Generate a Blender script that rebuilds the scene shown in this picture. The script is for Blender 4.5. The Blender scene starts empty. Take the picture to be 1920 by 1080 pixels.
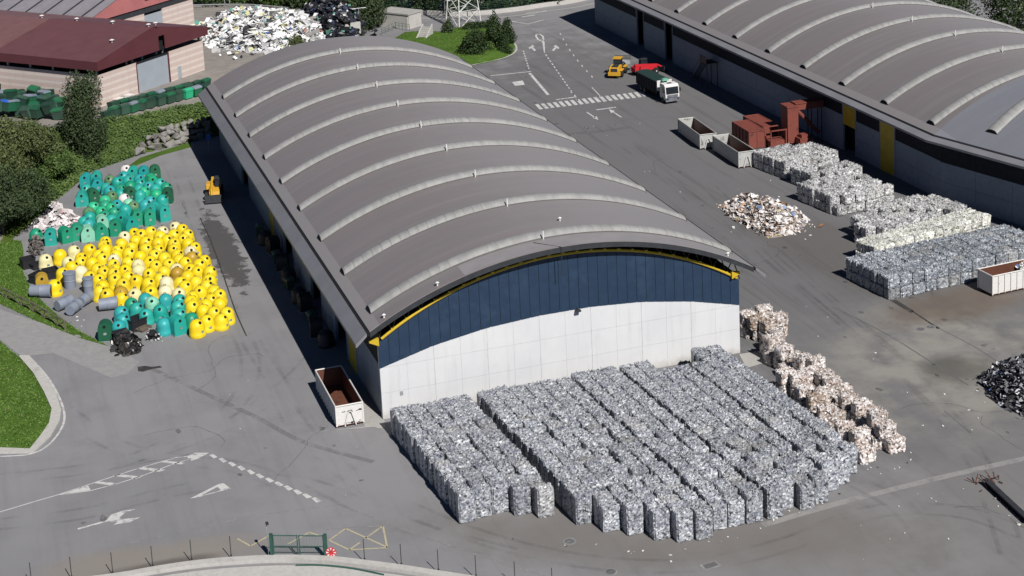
import bpy, bmesh, math, random
from math import sin, cos, pi, radians, sqrt, atan2, hypot
from mathutils import Vector, Matrix, noise
random.seed(7)
S = bpy.context.scene
COL = S.collection

# ---------------------------------------------------------------- camera (solved from the photograph)
CX, CY, CZ = -32.6866, -147.2336, 70.6636
YAW, PITCH, ROLL = 0.3136, 0.1966, -0.0469
FPX, PPX, PPY = 3135.67, 960.0, -4.13
_f = Vector((sin(YAW)*cos(PITCH), cos(YAW)*cos(PITCH), -sin(PITCH)))
_r0 = Vector((cos(YAW), -sin(YAW), 0)); _u0 = _r0.cross(_f)
_r = _r0*cos(ROLL) + _u0*sin(ROLL); _u = -_r0*sin(ROLL) + _u0*cos(ROLL)
cam_d = bpy.data.cameras.new('camera'); cam = bpy.data.objects.new('camera', cam_d); COL.objects.link(cam)
M = Matrix((( _r.x, _u.x, -_f.x, CX), (_r.y, _u.y, -_f.y, CY), (_r.z, _u.z, -_f.z, CZ), (0, 0, 0, 1)))
cam.matrix_world = M
cam_d.sensor_width = 36; cam_d.lens = 36*FPX/1920
cam_d.shift_x = 0; cam_d.shift_y = -(540-PPY)/1920
cam_d.clip_start = 1; cam_d.clip_end = 3000
S.camera = cam
def G(px, py, z=0.0):
    """a measured point of the photograph, put on the level z (metres)"""
    d = _f*FPX + _r*(px-PPX) - _u*(py-PPY)
    t = (z-CZ)/d.z
    return Vector((CX, CY, CZ)) + d*t

# ---------------------------------------------------------------- sky, sun, exposure
SUN = Vector((0.19, -1.0, 0.99)).normalized()
W = bpy.data.worlds.new('World'); S.world = W; W.use_nodes = True
nt = W.node_tree; nt.nodes.clear()
sky = nt.nodes.new('ShaderNodeTexSky'); sky.sky_type = 'NISHITA'; sky.sun_disc = False
sky.sun_elevation = math.asin(SUN.z); sky.sun_rotation = atan2(SUN.x, SUN.y)
sky.altitude = 150; sky.air_density = 0.45; sky.dust_density = 0.0; sky.ozone_density = 4.5
bg = nt.nodes.new('ShaderNodeBackground'); bg.inputs[1].default_value = 0.05
wo = nt.nodes.new('ShaderNodeOutputWorld')
nt.links.new(sky.outputs[0], bg.inputs[0]); nt.links.new(bg.outputs[0], wo.inputs[0])
sd = bpy.data.lights.new('sun', 'SUN'); sd.energy = 5.0; sd.angle = radians(0.5); sd.color = (1.0, 0.97, 0.93)
sun = bpy.data.objects.new('sun', sd); COL.objects.link(sun)
sun.rotation_euler = SUN.to_track_quat('Z', 'Y').to_euler(); sun.location = (0, -60, 120)
S.view_settings.view_transform = 'Standard'; S.view_settings.look = 'None'
S.view_settings.exposure = 0.0; S.view_settings.gamma = 1.0; S.view_settings.use_curve_mapping = False
S.cycles.max_bounces = 4; S.cycles.diffuse_bounces = 1

# ---------------------------------------------------------------- materials
class NT:
    def __init__(s, name):
        s.m = bpy.data.materials.new(name); s.m.use_nodes = True
        s.t = s.m.node_tree; s.b = s.t.nodes['Principled BSDF']
    def n(s, typ, **kw):
        x = s.t.nodes.new(typ)
        for k, v in kw.items(): setattr(x, k, v)
        return x
    def l(s, a, b): s.t.links.new(a, b)
    def coord(s, scale=(1, 1, 1), kind='Object', rnd=False):
        tc = s.n('ShaderNodeTexCoord'); mp = s.n('ShaderNodeMapping'); mp.inputs['Scale'].default_value = scale
        s.l(tc.outputs[kind], mp.inputs[0])
        if rnd:
            oi = s.n('ShaderNodeObjectInfo'); mu = s.n('ShaderNodeMath', operation='MULTIPLY'); mu.inputs[1].default_value = 91.7
            s.l(oi.outputs['Random'], mu.inputs[0]); s.l(mu.outputs[0], mp.inputs['Location'])
        return mp.outputs[0]
    def noise(s, vec, scale, detail=4, rough=0.55):
        x = s.n('ShaderNodeTexNoise'); x.inputs['Scale'].default_value = scale
        x.inputs['Detail'].default_value = detail; x.inputs['Roughness'].default_value = rough
        if vec is not None: s.l(vec, x.inputs['Vector'])
        return x.outputs[0]
    def ramp(s, fac, stops, interp='LINEAR'):
        x = s.n('ShaderNodeValToRGB'); e = x.color_ramp; e.interpolation = interp
        while len(e.elements) < len(stops): e.elements.new(0.5)
        for el, (p, c) in zip(e.elements, stops):
            el.position = p; el.color = (*c, 1) if len(c) == 3 else c
        s.l(fac, x.inputs[0]); return x.outputs[0]
    def rng(s, val, a, b, c=0.0, d=1.0, smooth=True):
        x = s.n('ShaderNodeMapRange')
        if smooth: x.interpolation_type = 'SMOOTHSTEP'
        for i, v in enumerate((a, b, c, d)): x.inputs[i+1].default_value = v
        s.l(val, x.inputs[0]); return x.outputs[0]
    def math(s, op, a, b=None):
        x = s.n('ShaderNodeMath', operation=op)
        for i, v in enumerate((a, b)):
            if v is None: continue
            if isinstance(v, (int, float)): x.inputs[i].default_value = v
            else: s.l(v, x.inputs[i])
        return x.outputs[0]
    def mix(s, fac, a, b, mode='MIX'):
        x = s.n('ShaderNodeMix', data_type='RGBA', blend_type=mode)
        for i, v in ((0, fac), (6, a), (7, b)):
            if isinstance(v, (int, float)): x.inputs[i].default_value = v
            elif isinstance(v, tuple): x.inputs[i].default_value = (*v, 1)
            else: s.l(v, x.inputs[i])
        return x.outputs[2]
    def bump(s, h, strength=0.3, dist=0.05):
        x = s.n('ShaderNodeBump'); x.inputs['Strength'].default_value = strength; x.inputs['Distance'].default_value = dist
        s.l(h, x.inputs['Height']); s.l(x.outputs[0], s.b.inputs['Normal'])
    def out(s, col=None, rough=0.7, metal=0.0, spec=0.4):
        if col is not None:
            if isinstance(col, tuple): s.b.inputs['Base Color'].default_value = (*col, 1)
            else: s.l(col, s.b.inputs['Base Color'])
        s.b.inputs['Roughness'].default_value = rough; s.b.inputs['Metallic'].default_value = metal
        s.b.inputs['Specular IOR Level'].default_value = spec
        return s.m
def simple(name, c, rough=0.6, var=0.25, scale=1.5, metal=0.0, spec=0.4, bump=0.0, hue=0.0):
    k = NT(name); v = k.coord(rnd=True)
    n1 = k.noise(v, scale, 5, 0.6)
    lo = tuple(max(0, x*(1-var)) for x in c); hi = tuple(min(1, x*(1+var)) for x in c)
    col = k.ramp(n1, [(0.3, lo), (0.7, hi)])
    if bump: k.bump(k.noise(v, scale*6, 4), bump, 0.03)
    return k.out(col, rough, metal, spec)
def worn(name, c, c2, amount=0.5, scale=1.2, rough=0.55, metal=0.0):
    """paint c with blotches of c2 (dirt, rust, bare metal)"""
    k = NT(name); v = k.coord(rnd=True)
    n1 = k.noise(v, scale, 6, 0.65); n2 = k.noise(v, scale*5, 4, 0.6)
    f = k.math('ADD', k.math('MULTIPLY', n1, 0.7), k.math('MULTIPLY', n2, 0.3))
    m = k.rng(f, 0.72-amount*0.4, 0.85-amount*0.4)
    base = k.mix(k.rng(n2, 0.3, 0.7), tuple(x*0.86 for x in c), c)
    return k.out(k.mix(m, base, c2), rough, metal)
MT = {}
MT['black'] = simple('black_rubber', (0.018, 0.018, 0.02), 0.7)
MT['dark'] = simple('dark_steel', (0.035, 0.037, 0.042), 0.6)
MT['void'] = simple('opening_black', (0.008, 0.008, 0.009), 0.9)
MT['glass'] = simple('dark_glass', (0.02, 0.025, 0.03), 0.08, spec=0.6)
MT['steel'] = simple('galvanised_steel', (0.36, 0.37, 0.38), 0.45, metal=0.3)
MT['white'] = worn('white_paint', (0.78, 0.77, 0.74), (0.36, 0.33, 0.29), 0.22)
MT['markings'] = worn('road_paint', (0.62, 0.61, 0.59), (0.26, 0.26, 0.26), 0.55, 1.6, 0.8)
MT['faded'] = worn('faded_road_paint', (0.34, 0.335, 0.33), (0.215, 0.213, 0.213), 0.85, 1.4, 0.8)
MT['yellowmark'] = worn('yellow_road_paint', (0.50, 0.44, 0.29), (0.25, 0.24, 0.22), 0.5, 1.6, 0.8)
MT['yellow'] = worn('yellow_paint', (0.62, 0.42, 0.025), (0.28, 0.19, 0.04), 0.2)
MT['machine'] = worn('machine_yellow', (0.66, 0.36, 0.03), (0.2, 0.13, 0.04), 0.25)
MT['red'] = worn('machine_red', (0.55, 0.02, 0.03), (0.2, 0.03, 0.03), 0.2)
MT['rust'] = worn('rusty_inside', (0.14, 0.055, 0.035), (0.05, 0.03, 0.025), 0.5)
MT['redbox'] = worn('red_oxide_paint', (0.235, 0.066, 0.048), (0.10, 0.042, 0.035), 0.5)
MT['contwhite'] = worn('container_white', (0.76, 0.74, 0.70), (0.20, 0.15, 0.12), 0.3, 0.9)
MT['concrete'] = worn('concrete', (0.42, 0.405, 0.38), (0.27, 0.26, 0.24), 0.5, 0.7, 0.85)
MT['concrete_l'] = worn('pale_concrete', (0.52, 0.50, 0.47), (0.36, 0.345, 0.32), 0.45, 0.5, 0.85)
MT['wood'] = worn('weathered_wood', (0.17, 0.14, 0.11), (0.09, 0.07, 0.05), 0.5, 3)
MT['bark'] = simple('bark', (0.09, 0.07, 0.05), 0.9, 0.4, 4)
MT['gfence'] = simple('green_fence_paint', (0.03, 0.09, 0.07), 0.5)
MT['fencepost'] = simple('post_grey_green', (0.04, 0.045, 0.045), 0.5)
MT['tarp'] = worn('dark_green_tarpaulin', (0.022, 0.05, 0.042), (0.05, 0.07, 0.06), 0.4, 2)
MT['greencloth'] = simple('mint_cover', (0.16, 0.42, 0.30), 0.6)
MT['signblue'] = simple('sign_blue', (0.03, 0.12, 0.5), 0.4)
MT['signred'] = simple('sign_red', (0.6, 0.04, 0.05), 0.4)
MT['greybin'] = worn('grey_plastic', (0.24, 0.27, 0.33), (0.14, 0.15, 0.18), 0.3, 2, 0.5)
MT['blackbin'] = worn('black_plastic', (0.022, 0.022, 0.026), (0.06, 0.055, 0.05), 0.3, 2, 0.5)
MT['truckgrey'] = simple('grey_plastic_bumper', (0.16, 0.165, 0.19), 0.55)
MT['rock'] = worn('pale_rock', (0.27, 0.258, 0.238), (0.13, 0.122, 0.11), 0.6, 1.3, 0.9)

def streak_white():
    k = NT('precast_white_concrete'); v = k.coord((0.22, 0.22, 0.22)); v2 = k.coord((1.1, 1.1, 0.09))
    a = k.noise(v, 1, 5, 0.6); b = k.noise(v2, 1.6, 5, 0.6)
    c = k.mix(k.rng(a, 0.3, 0.7), (0.685, 0.685, 0.685), (0.63, 0.635, 0.645))
    c = k.mix(k.math('MULTIPLY', k.rng(b, 0.5, 0.78), 0.4), c, (0.50, 0.49, 0.475))
    sz = k.n('ShaderNodeSeparateXYZ'); k.l(k.coord(), sz.inputs[0])
    c = k.mix(k.math('MULTIPLY', k.rng(k.math('ADD', sz.outputs[2], k.math('MULTIPLY', k.noise(k.coord(), 1.3, 5, .7), 1.6)), 1.9, 0.7), 0.6), c, (0.36, 0.33, 0.29))
    e_ = k.noise(k.coord((0.8, 0.8, 0.55)), 0.9, 6, 0.7)
    c = k.mix(k.math('MULTIPLY', k.rng(e_, 0.58, 0.72), 0.35), c, (0.52, 0.515, 0.51))
    return k.out(c, 0.8)
MT['precast'] = streak_white()
MT['panel'] = worn('grey_precast_shade_blue', (0.275, 0.315, 0.37), (0.20, 0.225, 0.26), 0.4, 0.35, 0.85)  # grey concrete with the sky blue of its shade put into the colour
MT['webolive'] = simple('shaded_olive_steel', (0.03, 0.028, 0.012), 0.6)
MT['flash'] = simple('joint_shadow_flashing', (0.12, 0.115, 0.11), 0.6)  # dark tone puts the joint shadow along the skylights into the colour
MT['stick'] = worn('faded_sticker', (0.36, 0.40, 0.38), (0.12, 0.2, 0.17), 0.7, 3)
MT['drain'] = worn('worn_drain_band', (0.30, 0.29, 0.28), (0.21, 0.205, 0.20), 0.6, 0.8, 0.9)
MT['contgrey'] = worn('dirty_grey_container', (0.50, 0.50, 0.48), (0.16, 0.15, 0.14), 0.45, 0.8)
MT['tyre'] = worn('tyre_track', (0.17, 0.168, 0.17), (0.235, 0.232, 0.236), 0.85, 0.7, 0.9)
MT['dooryellow'] = simple('shade_dimmed_door', (0.52, 0.36, 0.015), 0.5, 0.15, 1.0)  # yellow dimmed: shade under the eaves put into the door colour
MT['joint'] = simple('joint_grey', (0.53, 0.525, 0.52), 0.9)
MT['cladblue'] = worn('blue_cladding', (0.021, 0.044, 0.085), (0.027, 0.052, 0.094), 0.5, 0.25, 0.5)
MT['cladseam'] = simple('cladding_seam', (0.012, 0.022, 0.04), 0.6)
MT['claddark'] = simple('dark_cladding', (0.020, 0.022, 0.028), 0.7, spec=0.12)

def roof_mat(name, c1, c2, c3):
    k = NT(name)
    v = k.coord((0.05, 0.9, 0.05)); a = k.noise(v, 1.0, 5, 0.6)
    v2 = k.coord((0.012, 0.22, 0.012)); b = k.noise(v2, 1.2, 3, 0.5)
    v3 = k.coord((0.35, 0.35, 0.35)); d = k.noise(v3, 1.0, 5, 0.65)
    c = k.mix(k.rng(b, 0.35, 0.68), c1, c2)
    c = k.mix(k.math('MULTIPLY', k.rng(a, 0.45, 0.75), 0.55), c, c3)
    c = k.mix(k.math('MULTIPLY', k.rng(d, 0.55, 0.8), 0.22), c, (c1[0]*0.6, c1[1]*0.6, c1[2]*0.6))
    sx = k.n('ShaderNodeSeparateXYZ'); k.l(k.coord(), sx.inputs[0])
    bl = k.rng(k.math('ADD', k.math('FRACT', k.math('DIVIDE', sx.outputs[0], 82.8)), k.math('MULTIPLY', d, 0.12)), 0.16, 0.42)  # lighter towards the east: sheen of the arched roof put into the colour
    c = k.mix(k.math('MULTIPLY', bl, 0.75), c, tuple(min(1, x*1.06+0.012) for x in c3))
    w = k.n('ShaderNodeTexWave', wave_type='BANDS', bands_direction='Y', wave_profile='SAW')
    w.inputs['Scale'].default_value = 0.62; w.inputs['Distortion'].default_value = 0.0
    k.l(k.coord(), w.inputs['Vector'])
    seam = k.rng(w.outputs[1], 0.90, 0.97)
    c = k.mix(k.math('MULTIPLY', seam, 0.20), c, (c1[0]*0.45, c1[1]*0.45, c1[2]*0.45))
    k.bump(w.outputs[1], 0.25, 0.03)
    return k.out(c, 0.48, 0.0, 0.6)
MT['roof'] = roof_mat('roof_sheet_wear_and_sheen', (0.205, 0.189, 0.187), (0.218, 0.189, 0.187), (0.262, 0.245, 0.243))
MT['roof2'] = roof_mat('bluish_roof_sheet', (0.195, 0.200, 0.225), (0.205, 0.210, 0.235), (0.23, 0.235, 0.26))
MT['roof3'] = simple('mauve_grey_sheet', (0.24, 0.225, 0.245), 0.6, 0.12, 0.5)
MT['lip2'] = simple('pale_roof_patch', (0.27, 0.255, 0.26), 0.6, 0.08, 0.4)
MT['lip'] = simple('grey_eave_sheet', (0.20, 0.20, 0.215), 0.55, 0.1, 0.3)
MT['maroon'] = simple('maroon_roof_sheet', (0.134, 0.057, 0.060), 0.5, 0.10, 0.4)
MT['maroonlight'] = simple('faded_maroon_sheet', (0.178, 0.090, 0.088), 0.5, 0.12, 0.4)
MT['maroonedge'] = simple('maroon_fascia', (0.105, 0.030, 0.036), 0.5, 0.1, 0.4)
MT['salmon'] = simple('salmon_cladding', (0.43, 0.155, 0.15), 0.5, 0.1, 0.4)
MT['doorgrey'] = simple('blue_grey_shutter', (0.33, 0.37, 0.41), 0.5, 0.06, 0.5)

def skylight_mat():
    k = NT('fibreglass_skylight')
    v = k.coord((1, 1, 1)); sx = k.n('ShaderNodeSeparateXYZ'); k.l(v, sx.inputs[0])
    fr = k.math('FRACT', k.math('MULTIPLY', sx.outputs[0], 1.0))
    line = k.rng(k.math('ABSOLUTE', k.math('SUBTRACT', fr, 0.5)), 0.40, 0.48)
    n1 = k.noise(k.coord((0.07, 0.09, 0.07)), 1.0, 4, 0.7); n2 = k.noise(k.coord((1.2, 0.5, 0.5)), 1.3, 4)
    c = k.mix(k.rng(n2, 0.3, 0.7), (0.275, 0.272, 0.262), (0.345, 0.34, 0.328))
    c = k.mix(k.math('MULTIPLY', line, k.rng(n1, 0.42, 0.66, 0.04, 0.6)), c, (0.17, 0.165, 0.15))
    return k.out(c, 0.5)
MT['skylight'] = skylight_mat()

def brick_mat(name, c1, c2):
    k = NT(name); v = k.coord(); sx = k.n('ShaderNodeSeparateXYZ'); k.l(v, sx.inputs[0])
    fr = k.math('FRACT', k.math('MULTIPLY', sx.outputs[2], 0.92))
    band = k.rng(k.math('ABSOLUTE', k.math('SUBTRACT', fr, 0.5)), 0.27, 0.33)
    fr2 = k.math('FRACT', k.math('MULTIPLY', sx.outputs[2], 5.0))
    course = k.math('MULTIPLY', k.rng(fr2, 0.86, 0.94), 0.35)
    n1 = k.noise(k.coord((1, 1, 0.3)), 1.2, 5, 0.6)
    c = k.mix(band, c1, c2); c = k.mix(course, c, tuple(x*0.6 for x in c1))
    c = k.mix(k.math('MULTIPLY', k.rng(n1, 0.45, 0.8), 0.35), c, (0.42, 0.36, 0.31))
    return k.out(c, 0.85)
MT['brick'] = brick_mat('striped_block_wall', (0.575, 0.46, 0.41), (0.66, 0.575, 0.52))

def plastic(name, c, fade):
    """bin plastic: each copy its own fade and grime"""
    k = NT(name); oi = k.n('ShaderNodeObjectInfo'); v = k.coord(rnd=True)
    n1 = k.noise(v, 1.1, 5, 0.65); n2 = k.noise(v, 5, 4, 0.6)
    base = k.mix(k.math('MULTIPLY', oi.outputs['Random'], 0.75), c, fade)
    g = k.math('MULTIPLY', k.rng(n1, 0.42, 0.72), 0.45)
    col = k.mix(g, base, tuple(x*0.55+0.03 for x in c))
    col = k.mix(k.math('MULTIPLY', k.rng(n2, 0.62, 0.75), 0.25), col, tuple(min(1, x*0.5+0.18) for x in fade))
    return k.out(col, 0.42, 0, 0.4)
PL = {
 'yellow': plastic('yellow_bin_plastic', (0.86, 0.61, 0.008), (0.84, 0.66, 0.03)),
 'cream': plastic('sun_bleached_bin_plastic', (0.76, 0.68, 0.32), (0.80, 0.74, 0.52)),
 'brown': plastic('scorched_bin_plastic', (0.42, 0.25, 0.025), (0.52, 0.34, 0.04)),
 'teal': plastic('teal_bin_plastic', (0.014, 0.34, 0.275), (0.04, 0.42, 0.35)),
 'green': plastic('green_bin_plastic', (0.010, 0.27, 0.145), (0.03, 0.34, 0.205)),
 'dgreen': plastic('dark_green_bin_plastic', (0.012, 0.10, 0.05), (0.03, 0.17, 0.08)),
 'bright': plastic('bright_green_bin_plastic', (0.02, 0.42, 0.20), (0.05, 0.50, 0.27)),
 'olive': plastic('olive_bin_plastic', (0.10, 0.22, 0.10), (0.16, 0.29, 0.15)),
 'blue': plastic('turquoise_bin_plastic', (0.016, 0.33, 0.32), (0.045, 0.39, 0.39)),
 'mint': plastic('pale_mint_bin_plastic', (0.22, 0.58, 0.40), (0.30, 0.62, 0.46)),
 'white': plastic('white_bin_plastic', (0.72, 0.66, 0.64), (0.80, 0.74, 0.72)),
 'wheelie': plastic('green_container_plastic', (0.014, 0.052, 0.034), (0.065, 0.125, 0.09)),
}

def bale_mat(name, stops, scale=7.5, tint=(0.30, 0.36, 0.48), tamt=0.5):
    k = NT(name); v = k.coord(rnd=True)
    vo = k.n('ShaderNodeTexVoronoi'); vo.inputs['Scale'].default_value = scale; vo.inputs['Randomness'].default_value = 1
    nz = k.n('ShaderNodeTexNoise'); nz.inputs['Scale'].default_value = 3.0; k.l(v, nz.inputs['Vector'])
    ad = k.n('ShaderNodeVectorMath', operation='ADD'); sc = k.n('ShaderNodeVectorMath', operation='SCALE'); sc.inputs[3].default_value = 0.25
    k.l(nz.outputs[1], sc.inputs[0]); k.l(v, ad.inputs[0]); k.l(sc.outputs[0], ad.inputs[1]); k.l(ad.outputs[0], vo.inputs['Vector'])
    sp = k.n('ShaderNodeSeparateColor'); k.l(vo.outputs['Color'], sp.inputs[0])
    c = k.ramp(sp.outputs[0], stops, 'CONSTANT')
    c = k.mix(k.rng(sp.outputs[1], 0.82, 0.84, 0, tamt, False), c, tint, 'MIX')
    big = k.noise(v, 0.9, 3); oi = k.n('ShaderNodeObjectInfo')
    c = k.mix(k.math('MULTIPLY', k.rng(big, 0.4, 0.7), 0.3), c, tuple(x*0.75 for x in tint))
    c = k.mix(k.rng(oi.outputs['Random'], 0.90, 0.94, 0, 0.28), c, (0.33, 0.31, 0.27))
    br = k.math('ADD', 0.80, k.math('MULTIPLY', k.math('FRACT', k.math('MULTIPLY', oi.outputs['Random'], 7.3)), 0.40))
    hs = k.n('ShaderNodeHueSaturation'); k.l(br, hs.inputs['Value']); k.l(c, hs.inputs['Color'])
    return k.out(hs.outputs[0], 0.45, 0, 0.5)
BM = {
 'bottle': bale_mat('blue_grey_crushed_bale', [(0, (0.05, 0.055, 0.065)), (0.09, (0.17, 0.182, 0.20)), (0.30, (0.265, 0.28, 0.30)), (0.62, (0.355, 0.37, 0.39)), (0.87, (0.57, 0.585, 0.60))], 6.0, (0.12, 0.17, 0.24), 0.4),
 'grey': bale_mat('crushed_bottle_bale', [(0, (0.06, 0.063, 0.07)), (0.11, (0.20, 0.207, 0.225)), (0.32, (0.315, 0.325, 0.345)), (0.62, (0.42, 0.43, 0.445)), (0.89, (0.62, 0.63, 0.64))], 6.0, (0.20, 0.225, 0.31), 0.4),
 'white': bale_mat('plastic_film_bale', [(0, (0.07, 0.07, 0.07)), (0.08, (0.27, 0.27, 0.265)), (0.26, (0.42, 0.42, 0.415)), (0.55, (0.55, 0.55, 0.54)), (0.82, (0.71, 0.71, 0.70))], 4.6, (0.34, 0.34, 0.36), 0.5),
 'cream': bale_mat('cream_film_bale', [(0, (0.12, 0.12, 0.10)), (0.08, (0.45, 0.45, 0.41)), (0.28, (0.61, 0.61, 0.575)), (0.6, (0.72, 0.72, 0.69)), (0.85, (0.79, 0.79, 0.77))], 4.6, (0.52, 0.54, 0.34), 0.22),
 'paper': bale_mat('waste_paper_bale', [(0, (0.09, 0.075, 0.07)), (0.09, (0.30, 0.25, 0.225)), (0.25, (0.49, 0.44, 0.415)), (0.50, (0.65, 0.605, 0.585)), (0.78, (0.78, 0.76, 0.75))], 4.8, (0.40, 0.26, 0.17), 0.45),
 'card': bale_mat('cardboard_bale', [(0, (0.09, 0.065, 0.05)), (0.10, (0.31, 0.23, 0.18)), (0.30, (0.44, 0.36, 0.30)), (0.58, (0.54, 0.47, 0.41)), (0.80, (0.70, 0.65, 0.62))], 4.8, (0.36, 0.22, 0.12), 0.45),
}
def heap_mat(name, stops, scale):
    k = NT(name); g = k.n('ShaderNodeNewGeometry')
    c = k.ramp(g.outputs['Random Per Island'], stops, 'CONSTANT')
    return k.out(c, 0.7)
MT['scrap_white'] = heap_mat('white_waste_sheets', [(0, (0.03, 0.03, 0.035)), (0.06, (0.34, 0.34, 0.33)), (0.14, (0.58, 0.58, 0.57)), (0.28, (0.80, 0.80, 0.80)), (0.90, (0.62, 0.60, 0.30)), (0.93, (0.10, 0.20, 0.50)), (0.945, (0.10, 0.35, 0.27)), (0.96, (0.36, 0.22, 0.18)), (0.98, (0.8, 0.8, 0.8))], 1)
MT['scrap_black'] = heap_mat('black_waste_sheets', [(0, (0.012, 0.012, 0.016)), (0.55, (0.025, 0.027, 0.04)), (0.72, (0.05, 0.06, 0.12)), (0.84, (0.2, 0.2, 0.2)), (0.9, (0.7, 0.7, 0.7)), (0.96, (0.12, 0.32, 0.24))], 1)
MT['scrap_paper'] = heap_mat('loose_waste_paper', [(0, (0.10, 0.07, 0.06)), (0.08, (0.34, 0.26, 0.21)), (0.18, (0.54, 0.46, 0.41)), (0.36, (0.66, 0.60, 0.565)), (0.60, (0.77, 0.74, 0.72)), (0.91, (0.48, 0.27, 0.15)), (0.94, (0.2, 0.3, 0.5)), (0.955, (0.55, 0.5, 0.2)), (0.97, (0.78, 0.76, 0.75))], 1)
MT['scrap_dark'] = heap_mat('dark_scrap_metal', [(0, (0.012, 0.012, 0.014)), (0.30, (0.05, 0.05, 0.055)), (0.50, (0.12, 0.12, 0.13)), (0.70, (0.28, 0.28, 0.30)), (0.86, (0.60, 0.61, 0.64)), (0.985, (0.06, 0.1, 0.3))], 1)
MT['scrap_pink'] = heap_mat('pale_plastic_sheets', [(0, (0.10, 0.09, 0.09)), (0.08, (0.5, 0.45, 0.44)), (0.3, (0.72, 0.66, 0.65)), (0.75, (0.66, 0.36, 0.36)), (0.80, (0.8, 0.78, 0.77))], 1)
MT['litter'] = heap_mat('scattered_litter', [(0, (0.7, 0.69, 0.66)), (0.5, (0.45, 0.42, 0.38)), (0.7, (0.8, 0.8, 0.8)), (0.92, (0.1, 0.09, 0.08))], 1)

def leaf_mat(name, dark, mid, light):
    k = NT(name); g = k.n('ShaderNodeNewGeometry'); v = k.coord()
    big = k.noise(v, 0.7, 4, 0.6); r = g.outputs['Random Per Island']
    f = k.math('ADD', k.math('MULTIPLY', r, 0.42), k.math('MULTIPLY', big, 0.58))
    c = k.ramp(f, [(0.2, dark), (0.5, mid), (0.85, light)])
    k.b.inputs['Subsurface Weight'].default_value = 0.0
    return k.out(c, 0.6, 0, 0.25)
LM = {
 'bush': leaf_mat('olive_foliage', (0.044, 0.060, 0.021), (0.086, 0.112, 0.038), (0.145, 0.172, 0.068)),
 'dark': leaf_mat('dark_foliage', (0.023, 0.038, 0.017), (0.044, 0.068, 0.027), (0.082, 0.112, 0.044)),
 'shrub': leaf_mat('shrub_foliage', (0.014, 0.026, 0.010), (0.026, 0.048, 0.014), (0.055, 0.085, 0.024)),
 'ivy': leaf_mat('bank_foliage', (0.034, 0.062, 0.017), (0.066, 0.115, 0.028), (0.13, 0.175, 0.045)),
 'grassy': leaf_mat('grass_blades', (0.055, 0.105, 0.017), (0.095, 0.185, 0.030), (0.17, 0.25, 0.065)),
 'pale': leaf_mat('pale_foliage', (0.05, 0.065, 0.025), (0.10, 0.12, 0.05), (0.16, 0.18, 0.08)),
}
def grass_mat():
    k = NT('grass_turf'); v = k.coord()
    a = k.noise(v, 0.35, 4, 0.6); b = k.noise(v, 4.5, 5, 0.7)
    c = k.mix(k.rng(a, 0.3, 0.7), (0.066, 0.132, 0.018), (0.105, 0.180, 0.032))
    c = k.mix(k.rng(b, 0.35, 0.75), c, (0.052, 0.095, 0.018))
    c = k.mix(k.math('MULTIPLY', k.rng(k.noise(v, 0.8, 4), 0.60, 0.74), 0.6), c, (0.16, 0.14, 0.07))
    k.bump(b, 0.8, 0.15)
    return k.out(c, 0.9, 0, 0.1)
MT['grass'] = grass_mat()

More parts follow.
